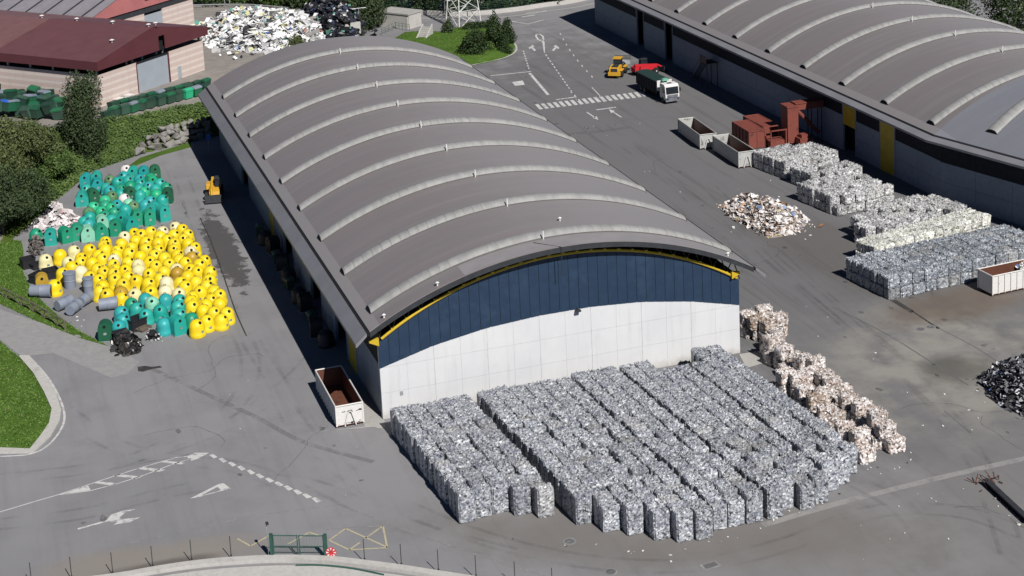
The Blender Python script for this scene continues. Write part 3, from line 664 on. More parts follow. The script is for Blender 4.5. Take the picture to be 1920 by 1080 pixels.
# ================================================================ the big halls
def zarc(c, Wd, apex=15.05, R=39.8): return apex - (R - sqrt(max(0, R*R - (c-Wd/2)**2)))
def station(A, N, c): return (A[0]+N[0]*c, A[1]+N[1]*c)
def sweep(mb, stations, prof, mi=0, close=True):
    """prof: closed list of (c, z); swept along stations (A, N)"""
    n = len(prof); vs = []
    for A, N in stations:
        for c, z in prof:
            x, y = station(A, N, c); vs.append((x, y, z))
    fs = []
    for k in range(len(stations)-1):
        for i in range(n if close else n-1):
            fs.append((k*n+i, k*n+(i+1) % n, (k+1)*n+(i+1) % n, (k+1)*n+i))
    if close: fs += [tuple(range(n)), tuple(range((len(stations)-1)*n, len(stations)*n))[::-1]]
    mb.add(vs, fs, mi)
def roof_parts(root, st, Wd, matroof):
    cs = [-1.0 + (Wd+2.0)*i/56 for i in range(57)]
    prof = [(c, zarc(c, Wd)) for c in cs] + [(c, zarc(c, Wd)-0.22) for c in cs[::-1]]
    mb = MB(); sweep(mb, st, prof); mb.build('roof', matroof, root, smooth=True)
    for side in (0, 1):
        f = (lambda c: c) if side == 0 else (lambda c: Wd-c)
        z0 = zarc(-1.0, Wd)
        mb = MB(); sweep(mb, st, [(f(-1.0), z0-0.12), (f(-1.30), z0-0.24), (f(-1.30), z0-0.44), (f(-1.0), z0-0.44)]); mb.build('gutter', MT['void'], root)
        mb = MB(); sweep(mb, st, [(f(-1.303), z0-0.16), (f(-2.42), 8.58), (f(-2.42), 8.28), (f(-2.30), 8.28), (f(-1.303), z0-0.46)]); mb.build('eave', MT['lip'], root)
def skylight(root, A, N, D, c0, c1, Wd, width=1.75):
    """one arched strip across the roof at station A; D = unit direction along the hall"""
    n = 72; mb = MB(); vs = []; m = 9
    for i in range(n+1):
        c = c0 + (c1-c0)*i/n; z = zarc(c, Wd); x, y = station(A, N, c)
        for j in range(m):
            t = -1+2*j/(m-1); hz = 0.42*sqrt(max(0, 1-t*t*0.98)) + 0.02
            vs.append((x+D[0]*t*width/2, y+D[1]*t*width/2, z+hz))
    fs = [(i*m+j, i*m+j+1, (i+1)*m+j+1, (i+1)*m+j) for i in range(n) for j in range(m-1)]
    mb.add(vs, fs); o = mb.build('skylight', MT['skylight'], root, smooth='all')
    for cc, sg in ((c0, -1), (c1, 1)):
        e = MB(); z = zarc(cc, Wd); x, y = station(A, N, cc); x += N[0]*0.02*sg; y += N[1]*0.02*sg
        pl = [(x+D[0]*(-1+2*j/(m-1))*width/2, y+D[1]*(-1+2*j/(m-1))*width/2, z+0.42*sqrt(max(0, 1-(-1+2*j/(m-1))**2*0.98))+0.02) for j in range(m)]
        pl += [(x+D[0]*width/2, y+D[1]*width/2, z-0.02), (x-D[0]*width/2, y-D[1]*width/2, z-0.02)]
        qq = [(p[0]+N[0]*0.05*sg, p[1]+N[1]*0.05*sg, p[2]) for p in pl]; k = len(pl)
        e.add(pl+qq, [tuple(range(k)), tuple(range(k, 2*k))[::-1]] + [(i, (i+1) % k, k+(i+1) % k, k+i) for i in range(k)])
        e.build('end_cap', MT['void'], o)  # caps coloured black, their shade put into the colour
    fl = MB()
    for sg in (-1, 1):
        pts = []
        for i in range(n+1):
            c = c0+(c1-c0)*i/n; x, y = station(A, N, c); pts.append((x+D[0]*sg*(width/2+0.06), y+D[1]*sg*(width/2+0.06), zarc(c, Wd)+0.05))
        fl.tube(pts, 0.05, 5)
    fl.build('shadow_flashing', MT['flash'], o)
    return o

# ---------------- main hall
HW, HY1 = 38.0, 102.4
hall = thing('industrial_hall', 'large arched hall in the middle with blue cladding over a white front wall', 'hall')
stM = [((0, -1.30), (1, 0)), ((0, HY1+0.9), (1, 0))]
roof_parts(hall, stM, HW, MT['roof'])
SKY_Y = [2.6+11.308*k for k in range(9)]
for y in SKY_Y:
    skylight(hall, (0, y), (1, 0), (0, 1), -0.1, HW+0.1, HW)
    p = MB(); z = zarc(17.4, HW); p.cyl((17.6, y-1.15, z+0.40), 0.07, 0.9, n=8)
    p.build('vent_post', MT['white'], hall)
# front wall: precast panels with a faceted top edge, butted with narrow joints over a backing sheet
TOPW = [5.25, 6.65, 7.5, 7.84, 7.84, 7.45, 6.58, 5.27]; PWD = HW/7
def topw(x):
    i = min(6, max(0, int(x/PWD))); t = x/PWD-i; return TOPW[i]*(1-t)+TOPW[i+1]*t
def zblue(c): return 13.68 - (34.37 - sqrt(34.37**2 - (c-HW/2)**2))
mb = MB(); bk = MB()
for i in range(7):
    for h in (0, 1):
        xa, xb = PWD*(i+h/2), PWD*(i+(h+1)/2)
        ga = 0.05 if h == 0 else 0.012; gb = 0.012 if h == 0 else 0.05
        xa += ga/2; xb -= gb/2
        for (za, zb) in ((0, 2.63), (2.65, 5.23), (5.25, 99)):
            ta, tb = min(zb, topw(xa)), min(zb, topw(xb))
            if max(ta, tb) <= za+0.03: continue
            ta, tb = max(ta, za+0.002), max(tb, za+0.002)
            mb.prism([(xa, za), (xb, za), (xb, tb), (xa, ta)], 0.0, 0.16)
wall_o = mb.build('front_wall', MT['precast'], hall)
xsb = [HW*i/40 for i in range(41)]
bk.prism([(0.02, 0), (HW-0.02, 0)] + [(min(max(x, 0.02), HW-0.02), zblue(x)-0.3) for x in xsb[::-1]], 0.025, 0.5)
bk.build('backing_wall', MT['joint'], hall)
mb = MB(); NP = 37; pw = HW/NP
mb2 = MB()
for i in range(NP):
    xa, xb = i*pw+0.03, (i+1)*pw-0.03
    mb.prism([(xa, topw(xa)-0.02), (xb, topw(xb)-0.02), (xb, zblue(xb)), (xa, zblue(xa))], -0.03 if False else -0.004-0.05, 0.02)
    if 0 < i: mb2.prism([(i*pw-0.029, topw(i*pw)), (i*pw+0.029, topw(i*pw)), (i*pw+0.029, zblue(i*pw)), (i*pw-0.029, zblue(i*pw))], -0.012, 0.02)
cl = mb.build('blue_cladding', MT['cladblue'], hall); mb2.build('seam', MT['cladseam'], cl)
# roof truss in the open gap above the cladding
mb = MB(); ch = [(x, -0.17, zblue(x)+0.10) for x in [-1.0+(HW+2.0)*i/60 for i in range(61)]]
ch[0] = (-1.0, -0.32, zblue(0)-0.05); ch[-1] = (HW+1.0, -0.32, zblue(HW)-0.05)
mb.tube([(a, b, c+0.0) for a, b, c in ch if 0 <= a <= HW], 0.14, 8)
for x0, s in ((0, -1), (HW-1.0, 1)):
    mb.prism([(x0, zblue(x0)+0.55), (x0+s*0.9, zblue(x0)+0.42), (x0+s*0.95, zblue(x0)+0.22), (x0, zblue(x0)-0.25)], -0.50, -0.2)
for i in range(1, 26):
    x = HW*i/26; mb.box((x, -0.18, zblue(x)+0.22), (0.30, 0.2, 0.16))
mb.build('truss_chord', MT['yellow'], hall)
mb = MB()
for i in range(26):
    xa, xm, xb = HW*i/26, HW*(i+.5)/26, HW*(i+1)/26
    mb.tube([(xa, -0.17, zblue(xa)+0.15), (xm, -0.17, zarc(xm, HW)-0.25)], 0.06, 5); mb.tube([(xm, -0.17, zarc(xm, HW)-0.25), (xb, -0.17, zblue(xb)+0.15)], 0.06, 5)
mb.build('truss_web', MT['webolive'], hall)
mb = MB(); edge = [(c, -0.99, zarc(c, HW)-0.13) for c in [-1.0+(HW+2)*i/60 for i in range(61)]]

mb.prism([(a, c+0.06) for a, b, c in edge] + [(a, c-0.44) for a, b, c in edge[::-1]], -1.42, -1.305); mb.build('roof_edge', MT['dark'], hall)
mb = MB(); pc = [8.6+22.5*i/30 for i in range(31)]
mb.add([(c, -1.28, zarc(c, HW)+0.012) for c in pc]+[(c, 1.35, zarc(c, HW)+0.012) for c in pc], [(i, i+1, 32+i, 31+i) for i in range(30)]); mb.build('roof_patch', MT['lip2'], hall)
# side and back walls
def sidewall(root, x, y0, y1, face, doors, zt=5.2, ztop=8.6):
    """grey shade-tinted lower panels, dark cladding above, door openings cut out; face = -1 looks west"""
    ys_ = sorted([y0, y1] + [d[0] for d in doors] + [d[1] for d in doors])
    segs = [(a, b) for a, b in zip(ys_, ys_[1:]) if not any(abs(a-d[0]) < 1e-6 for d in doors)]
    w = None
    for a, b in segs:
        mb = MB(); ub = MB()
        nn = max(1, round((b-a)/5.6))
        for i in range(nn):
            ya, yb = a+(b-a)*i/nn+0.02, a+(b-a)*(i+1)/nn-0.02
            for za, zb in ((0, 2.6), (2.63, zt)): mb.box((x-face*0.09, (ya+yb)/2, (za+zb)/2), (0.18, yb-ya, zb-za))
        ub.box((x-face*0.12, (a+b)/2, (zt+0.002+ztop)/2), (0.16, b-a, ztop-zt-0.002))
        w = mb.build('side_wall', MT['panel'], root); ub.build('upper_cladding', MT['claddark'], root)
    for d in doors:
        ya, yb, kind = d[0], d[1], d[2]; zt2 = d[3] if len(d) > 3 else 7.6
        e = MB()
        if kind == 'open': e.box((x-face*1.2, (ya+yb)/2, 4.2), (0.1, yb-ya+1.5, 8.4)); e.build('door', MT['void'], root)  # no leaf here: black sheet paints the shade inside the opening
        elif kind == 'yellow':
            for q in range(2): e.box((x-face*0.02, ya+(yb-ya)*(q+.5)/2, ztop/2), (0.1, (yb-ya)/2-0.03, ztop))
            e.build('door', MT['dooryellow'], root)
        elif kind == 'half':
            e.box((x-face*0.02, (ya+yb)/2, 6.3), (0.1, yb-ya, 4.6)); e.build('door', MT['dooryellow'], root)
            e = MB(); e.box((x-face*1.2, (ya+yb)/2, 2.2), (0.1, yb-ya+1.5, 4.4)); e.build('door', MT['void'], root)  # lower half is a black sheet painting the shade inside
        for yy in (ya, yb):
            fr = MB(); fr.box((x-face*0.10, yy, ztop/2), (0.3, 0.22, ztop)); fr.build('door_frame', MT['panel'], root)
    return w
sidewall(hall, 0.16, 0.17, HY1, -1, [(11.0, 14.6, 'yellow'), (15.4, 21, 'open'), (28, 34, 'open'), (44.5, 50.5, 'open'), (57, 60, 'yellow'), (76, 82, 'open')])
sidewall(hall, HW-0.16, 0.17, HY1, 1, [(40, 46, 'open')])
mb = MB(); mb.prism([(0.3, 0), (HW-0.3, 0)] + [(min(max(x, 0.3), HW-0.3), zarc(x, HW)-0.35) for x in xsb[::-1]], HY1-0.2, HY1); mb.build('back_wall', MT['claddark'], hall)
lp = MB(); lp.box((20.3, -0.32, 7.75), (0.5, 0.45, 0.16)); lp.box((20.3, -0.1, 7.85), (0.12, 0.2, 0.3)); lp.build('wall_lamp', MT['dark'], hall)
lp = MB(); lp.box((2.0, -0.02, 2.35), (0.3, 0.06, 0.4)); lp.build('electric_box', MT['steel'], hall)
for (px, py) in ((718, 610), (800, 541), (1381, 458), (1087, 396)):
    c = 0.6 if px == 718 else 6.0 if px == 800 else 36.5 if px == 1381 else 21.0
    y = 6.0 if px == 1087 else -0.7
    v = MB(); z = zarc(c, HW); v.cyl((c, y, z+0.16), 0.08, 0.34, n=8); v.cyl((c, y, z+0.36), 0.20, 0.1, n=10, r2=0.06); v.build('roof_vent', MT['white'], hall)
v = MB(); v.tube([(18.4, -1.48, 15.0), (18.4, -1.5, 12.2)], 0.04, 5); v.tube([(16.4, 1.0, 15.02), (18.4, -1.48, 15.05)], 0.035, 5); v.build('cable', MT['dark'], hall)
# ground-level shadowed clutter along the west wall: old bins and a pallet stack

# ---------------- right hall (bends eastwards at its near end)
WR = 40.1; XR = 82.8; a15 = radians(15)
hall2 = thing('industrial_hall', 'long arched hall on the right with a bend, yellow doors and dark eaves', 'hall', (0, 0, 0))
D2 = (sin(a15), -cos(a15)); N2 = (cos(a15), sin(a15)); NM = (1.0, math.tan(a15/2)); A1 = (XR, 33.0); A2 = (XR+D2[0]*70, 33.0+D2[1]*70)
st1 = [((XR, 157.6), (1, 0)), (A1, NM)]; st2 = [(A1, NM), (A2, N2)]
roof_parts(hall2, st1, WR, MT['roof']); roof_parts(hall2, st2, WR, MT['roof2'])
for k in range(11):
    y = 35.4+11.55*k
    skylight(hall2, (XR, y), (1, 0) if k > 0 else (1, 0.035), (0, 1), 0.1, WR+0.1, WR)
    p = MB(); z = zarc(18, WR); p.cyl((XR+18, y-1.15, z+0.40), 0.07, 0.9, n=8); p.build('vent_post', MT['white'], hall2)
for k in range(4):
    q = 7.2+11.5*k; skylight(hall2, (XR+D2[0]*q, 33+D2[1]*q), N2, D2, 1.3, WR+0.1, WR)
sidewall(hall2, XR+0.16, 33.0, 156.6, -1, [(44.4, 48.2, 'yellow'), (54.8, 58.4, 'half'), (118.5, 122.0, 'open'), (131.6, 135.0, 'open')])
def seg_wall(root, A, D, L):
    rz = atan2(D[1], D[0]); mb = MB(); ub = MB(); nn = 12
    Nn = (-D[1], D[0])
    for i in range(nn):
        s = L*(i+.5)/nn
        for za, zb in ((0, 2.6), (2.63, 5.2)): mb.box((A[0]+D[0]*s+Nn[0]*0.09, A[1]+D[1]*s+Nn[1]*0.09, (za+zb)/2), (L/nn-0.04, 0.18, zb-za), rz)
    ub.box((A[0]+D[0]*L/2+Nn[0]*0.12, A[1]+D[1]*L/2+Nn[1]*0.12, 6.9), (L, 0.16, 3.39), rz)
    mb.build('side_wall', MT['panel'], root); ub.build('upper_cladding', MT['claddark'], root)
seg_wall(hall2, (XR, 32.98), D2, 69.8)
mb = MB(); mb.box((XR+WR-0.1, 95, 4.2), (0.2, 123, 8.4)); mb.build('side_wall', MT['precast'], hall2)
xr = [XR+WR*i/40 for i in range(41)]
mb = MB(); mb.prism([(XR+0.3, 0), (XR+WR-0.3, 0)] + [(min(max(x, XR+0.3), XR+WR-0.3), zarc(x-XR, WR)-0.35) for x in xr[::-1]], 156.4, 156.6); mb.build('back_wall', MT['precast'], hall2)
# escape stair with a landing on the right hall's wall
t = thing('metal_staircase', 'dark metal stair with a raised landing against the right hall', 'staircase', (XR, 100.5, 0))
mb = MB(); mb.box((-1.2, 0, 4.3), (2.2, 2.6, 0.12)); mb.build('landing', MT['fencepost'], t)
mb = MB()
for x in (-2.2, -0.3):
    for y in (-1.2, 1.2): mb.box((x, y, 2.12), (0.12, 0.12, 4.24))
mb.build('support', MT['fencepost'], t)
mb = MB()
for i in range(14): mb.box((-1.2, 1.5+i*0.32, 4.1-i*0.29), (1.1, 0.3, 0.05))
for x in (-1.78, -0.62): mb.tube([(x, 1.3, 4.25), (x, 6.0, 0.05)], 0.07, 6)
mb.build('stair_flight', MT['fencepost'], t)
mb = MB()
for x in (-2.28,): mb.tube([(x, -1.3, 5.4), (x, 1.3, 5.4)], 0.04, 6); mb.tube([(x, -1.3, 4.9), (x, 1.3, 4.9)], 0.03, 6); mb.box((x, 0, 4.85), (0.04, 2.5, 0.95))
mb.tube([(-1.78, 1.3, 5.35), (-1.78, 6.0, 1.1)], 0.04, 6); mb.build('railing', MT['fencepost'], t)

# ================================================================ bales
def bale_mesh(name, d, mat, seed, rough=0.05, tufts=70, cell=0.14):
    """a strapped block of squashed waste: finely broken faces, bulges and loose flaps"""
    rnd = random.Random(seed); mb = MB()
    nx, ny, nz = [max(5, round(s/cell)) for s in d]
    def pt(x, y, z):
        p = Vector((x*d[0], y*d[1], z*d[2]))
        nrm = Vector((x*2 if abs(abs(x)-.5) < 1e-6 else 0, y*2 if abs(abs(y)-.5) < 1e-6 else 0, z*2 if abs(abs(z)-.5) < 1e-6 else 0))
        q = Vector((x*7+seed*3.1, y*6+seed, z*6))
        b = (noise.noise(q*0.35)*0.07 + noise.noise(q)*0.06 + noise.noise(q*2.3)*0.04)*(1 if z > .49 else .9 if abs(y) > .49 else 0.0)
        if abs(x) > .49 and z < .49: b = noise.noise(q*0.3)*0.05
        h = rnd.uniform(-rough, rough)*(1.1 if z > .49 else .85 if abs(y) > .49 else 0.10)
        k = nrm.length
        p = p + (nrm/max(1, k))*(b+h) - (Vector((nrm.x, nrm.y, 0))*0.085 if abs(nrm.x*nrm.y) > .5 else nrm*0.05 if k > 1.1 else Vector((0, 0, 0)))
        return p + Vector((rnd.uniform(-.03, .03), rnd.uniform(-.03, .03), rnd.uniform(-.03, .03) if z > -.5 else 0))*(1 if z > .49 else .5 if abs(y) > .49 else .15)
    cache = {}; vs = []
    def vid(i, j, k):
        key = (i, j, k)
        if key not in cache:
            cache[key] = len(vs); vs.append(pt(i/nx-.5, j/ny-.5, k/nz-.5))
        return cache[key]
    fs = []
    for i in range(nx):
        for j in range(ny):
            for k, o in ((nz, 0), (0, 1)):
                q = (vid(i, j, k), vid(i+1, j, k), vid(i+1, j+1, k), vid(i, j+1, k)); fs.append(q if o == 0 else q[::-1])
    for i in range(nx):
        for k in range(nz):
            for j, o in ((0, 0), (ny, 1)):
                q = (vid(i, j, k), vid(i+1, j, k), vid(i+1, j, k+1), vid(i, j, k+1)); fs.append(q if o == 0 else q[::-1])
    for j in range(ny):
        for k in range(nz):
            for i, o in ((nx, 0), (0, 1)):
                q = (vid(i, j, k), vid(i, j+1, k), vid(i, j+1, k+1), vid(i, j, k+1)); fs.append(q if o == 0 else q[::-1])
    mb.add([v + Vector((0, 0, d[2]/2)) for v in vs], fs)
    for _ in range(tufts):
        f = fs[rnd.randrange(0, nx*ny*2, 2)] if rnd.random() < .75 else rnd.choice(fs); c = sum((vs[i] for i in f), Vector())/4 + Vector((0, 0, d[2]/2))
        out = Vector((c.x, c.y, c.z-d[2]/2)).normalized(); a = Vector((rnd.uniform(-1, 1), rnd.uniform(-1, 1), rnd.uniform(-1, 1))).normalized()
        s = rnd.uniform(0.05, 0.13); b = a.cross(out).normalized()*s; a = a*s
        mb.add([c-b*0.6, c+b*0.6, c+out*s*0.8+a+b*0.4], [(0, 1, 2)])
    me_o = mb.build(name, mat, fix=False); me = me_o.data; bpy.data.objects.remove(me_o); return me
def bale_obj(me, loc, rz, name, label, group):
    o = bpy.data.objects.new(name, me); COL.objects.link(o); o.location = loc; o.rotation_euler = (0, 0, rz)
    return tag(o, label, 'bale', group)
BD = (1.52, 1.08, 1.28)
BT = (1.50, 1.07, 2.56)
V_GREY = [bale_mesh('crushed_bale', BT, BM['grey'], 10+i, 0.06, 100) for i in range(9)]
V_BOT = [bale_mesh('crushed_bale_right', BD, BM['bottle'], 80+i, 0.055, 90) for i in range(5)]
rb = random.Random(5)

# ---- the large stack in front of the main hall: 22 columns running away from the wall
FRONT = [(1, -23.2), (4.2, -22.3), (6.5, -23.6), (8.9, -24.6), (10.4, -26.6), (12, -28.6), (14.2, -30.8), (16.2, -32.9), (20.6, -32.7), (25.8, -32.0), (30.7, -31.2), (33, -29.4), (36.5, -27.5)]
cells = []; NC = 21; xoff = 0.85
for ci in range(NC):
    x0 = 0.55 + ci*1.56 + (0.85 if ci >= 5 else 0) + (0.30 if ci >= 11 else 0) + (0.32 if ci >= 14 else 0) + (0.25 if ci >= 18 else 0)
    yb = -3.3 if ci < 11 else -3.0
    if ci in (5, 6): yb = -3.0
    if ci in (16, 17, 18): yb = -5.6
    if ci >= 19: yb = -2.4
    y = yb + rb.uniform(-.2, .2); ri = 0
    xs_f = x0 + 0.07*20
    yf = interp(xs_f, FRONT)
    while y - 1.0 > yf:
        slip = 0.06*(-y)
        cells.append([ci, ri, x0+slip+rb.uniform(-.05, .05), y-0.56, rb.uniform(-.05, .05)])
        y -= 1.12 + (0.03 if rb.random() < 0.92 else 0.2); ri += 1
cols = {}
for c in cells: cols.setdefault(c[0], []).append(c)
H = BD[2]
todo = []
for c in cells:
    ci, ri, x, y, a = c; last = len(cols[ci])-1
    todo.append((x, y, 0, c, last-ri))
cw = Vector((CX, CY))
todo.sort(key=lambda t: (Vector((t[0], t[1]))-cw).length)
rest = []
for k, (x, y, lv, c, back) in enumerate(todo):
    ci = c[0]
    if k < 300:
        lab = 'grey bale of the front stack, %s column from the left, %s from the front' % (od(ci+1), od(back+1))
        o = bale_obj(rb.choice(V_GREY), (x, y, 0), c[4], 'crushed_bale', lab, 'grey bales stacked before the main hall'); o.scale = (rb.uniform(.96, 1.04) if rb.random() < .8 else .91, rb.uniform(.97, 1.04), rb.choice((.97, 1, 1.01, 1.03, 1.05, 1.0, .98, .86)))
    else: rest.append((x, y, lv, c))
mb = MB()
for x, y, lv, c in rest:
    me = rb.choice(V_GREY); R = Matrix.Rotation(c[4]+(pi if rb.random() < .5 else 0), 3, 'Z'); o = Vector((x, y, 0))
    sx_, sy_ = rb.uniform(.95, 1.04), rb.uniform(.97, 1.04); mb.add([R @ Vector((v.co.x*sx_, v.co.y*sy_, v.co.z)) + o for v in me.vertices], [tuple(p.vertices) for p in me.polygons])
# the hidden lower layer under the far rows only where its west face shows is already built; build() joins the far rows
if rest:
    o = mb.build('crushed_bale', BM['grey'], fix=False); tag(o, 'far rows of grey bottle bales along the white hall front', 'bale', 'grey bales stacked before the main hall', 'stuff')

def block(name, mat, verts, P0, U, V, nu, nv, layers, group, what, dims=BD, heights=None, jitter=0.06, skip=None, front='yard'):
    """P0 = near corner; rows step along U (nu) and V (nv); only bales with a face in the open are built"""
    ang = atan2(U.y, U.x); out = 0
    for j in range(nv):
        for i in range(nu):
            top = layers if heights is None else heights(i, j)
            for l in range(top):
                if skip and skip(i, j): continue
                open_ = l == top-1 or i in (0, nu-1) or j in (0, nv-1)
                if not open_: continue
                p = P0 + U*(i+.5) + V*(j+.5)
                lab = what % ({1: 'single'}.get(top, ['lower', 'upper', 'topmost'][l]), od(i+1), od(j+1))
                bale_obj(rb.choice(verts), (p.x+rb.uniform(-jitter, jitter), p.y+rb.uniform(-jitter, jitter), l*dims[2]+(rb.uniform(0, .05) if l else 0)), ang+rb.uniform(-.06, .06)+(pi if rb.random() < .5 else 0), name, lab, group); out += 1
    return out
# ---- grey stack by the right hall
c0 = Vector((59.0, 5.9, 0)); Un = (Vector((81.5, 7.6, 0))-c0).normalized(); Vn = Vector((-0.12, 1, 0)).normalized()
block('crushed_bale_right', BM['bottle'], V_BOT, c0, Un*1.62, Vn*1.16, 14, 7, 2, 'crushed bales stacked by the right hall', '%s blue grey bale by the right hall, %s from the left, %s row back')  # same kind of bale as in the front stack
# ---- cream row behind it, then white film stacks
V_CREAM = [bale_mesh('film_bale', (1.5, 1.15, 1.2), BM['cream'], 40+i, 0.06, 110) for i in range(4)]
V_WHITE = [bale_mesh('film_bale', (1.5, 1.15, 1.2), BM['white'], 50+i, 0.08, 120) for i in range(5)]
DW = (1.5, 1.15, 1.2)
c0 = Vector((62.9, 15.3, 0)); Un = (Vector((81.2, 19.0, 0))-Vector((62.9, 15.0, 0))).normalized(); Vn = Vector((-Un.y, Un.x, 0))
block('film_bale', BM['cream'], V_CREAM, c0, Un*1.56, Vn*1.2, 12, 3, 2, 'cream film bales in the long row', '%s cream bale of the long row, %s from the left, %s row back', DW)
c0 = Vector((65.6, 20.4, 0))
block('film_bale', BM['white'], V_WHITE, c0, Un*1.56, Vn*1.2, 10, 6, 2, 'white film bales behind the cream row', '%s white bale behind the cream row, %s from the left, %s back', DW, lambda i, j: 2 if (i+j) % 7 else 1, 0.12, lambda i, j: i < j-3 or (i < 1 and j > 2))
c0 = Vector((67.8, 33.0, 0)); U2 = Vector((0.985, 0.17, 0)); V2 = Vector((-0.17, 0.985, 0))
block('film_bale', BM['white'], V_WHITE, c0, U2*1.56, V2*1.2, 6, 7, 2, 'white film bales in the middle stack', '%s white bale of the middle stack, %s from the left, %s back', DW, lambda i, j: 2 if (i*3+j) % 8 else 1, 0.14, lambda i, j: (j > 5 and i > 4))
c0 = Vector((69.0, 49.6, 0))
block('film_bale', BM['white'], V_WHITE, c0, U2*1.56, V2*1.2, 6, 6, 2, 'white film bales in the far stack', '%s white bale by the skips, %s from the left, %s row back', DW, lambda i, j: 2, 0.08, lambda i, j: i > 3 and j > 4)
c0 = Vector((70.0, 42.2, 0))
block('film_bale', BM['white'], V_WHITE, c0, U2*1.56, V2*1.2, 5, 5, 2, 'white film bales between the stacks', '%s white bale between both stacks, %s from the left, %s back', DW, lambda i, j: 2 if (i+2*j) % 5 else 1, 0.14)
# ---- waste paper bales east of the hall
V_PAP = [bale_mesh('paper_bale', (1.7, 1.25, 1.25), BM['paper'], 60+i, 0.10, 160, 0.16) for i in range(5)]
V_CARD = [bale_mesh('paper_bale', (1.7, 1.25, 1.25), BM['card'], 70+i, 0.10, 160, 0.16) for i in range(2)]
DP = (1.7, 1.25, 1.25)
pap = []
def pb(px, py, z, l, card=False, rz=None):
    p = G(px, py, z+0.9); pap.append((p.x, p.y, l*1.25, card, rb.uniform(-.35, .35) if rz is None else rz))
for px, py, l in [(1402, 590, 1), (1432, 580, 1), (1460, 594, 1), (1405, 615, 0), (1440, 605, 1), (1455, 625, 1), (1425, 620, 0), (1418, 600, 1), (1446, 600, 0), (1460, 612, 0), (1448, 636, 1), (1470, 655, 1), (1455, 668, 0), (1484, 668, 0), (1488, 706, 0), (1474, 700, 1), (1520, 700, 1), (1546, 735, 1), (1442, 648, 0), (1466, 672, 0), (1478, 690, 0),
                  (1505, 672, 1), (1528, 676, 1), (1510, 690, 0), (1540, 702, 1), (1560, 716, 1), (1540, 715, 0), (1580, 730, 0), (1500, 705, 1), (1508, 728, 1), (1530, 745, 1), (1550, 768, 1), (1570, 775, 0), (1505, 740, 0), (1590, 745, 1), (1615, 758, 1), (1605, 775, 0), (1630, 770, 0), (1585, 800, 1), (1612, 812, 1), (1600, 838, 0), (1618, 845, 0), (1645, 778, 1), (1660, 800, 1), (1652, 822, 0), (1672, 826, 0), (1640, 805, 0)]:
    pb(px, py, l*1.25, l)
pts = [Vector((p[0], p[1])) for p in pap]
for it in range(60):
    for i in range(len(pap)):
        for j in range(i):
            if pap[i][2] != pap[j][2]: continue
            d = pts[i]-pts[j]; L = d.length
            if L < 1.45:
                d = d.normalized()*(1.45-L)/2 if L > 1e-3 else Vector((0.1, 0.05)); pts[i] += d; pts[j] -= d
for i in range(len(pap)):          # every upper bale stands on one below it
    if pap[i][2] > 0 and not any(pap[j][2] == 0 and (pts[i]-pts[j]).length < 0.8 for j in range(len(pap))):
        pap.append((pts[i].x, pts[i].y, 0, False, pap[i][4])); pts.append(pts[i].copy())
order = sorted(range(len(pap)), key=lambda i: (-pts[i].y, pts[i].x))
for k, i in enumerate(order):
    card = i in (7, 8, 9, 4, 30); x, y, z, _, a = pap[i]
    lab = '%s %s bale in the ragged line, %s from the hall corner' % ('upper' if z else 'ground level', 'cardboard' if card else 'mixed paper', od(k+1) if k < 40 else 'last')
    bale_obj(rb.choice(V_CARD if card else V_PAP), (pts[i].x, pts[i].y, z), a, 'paper_bale', lab, 'paper bales east of the main hall')

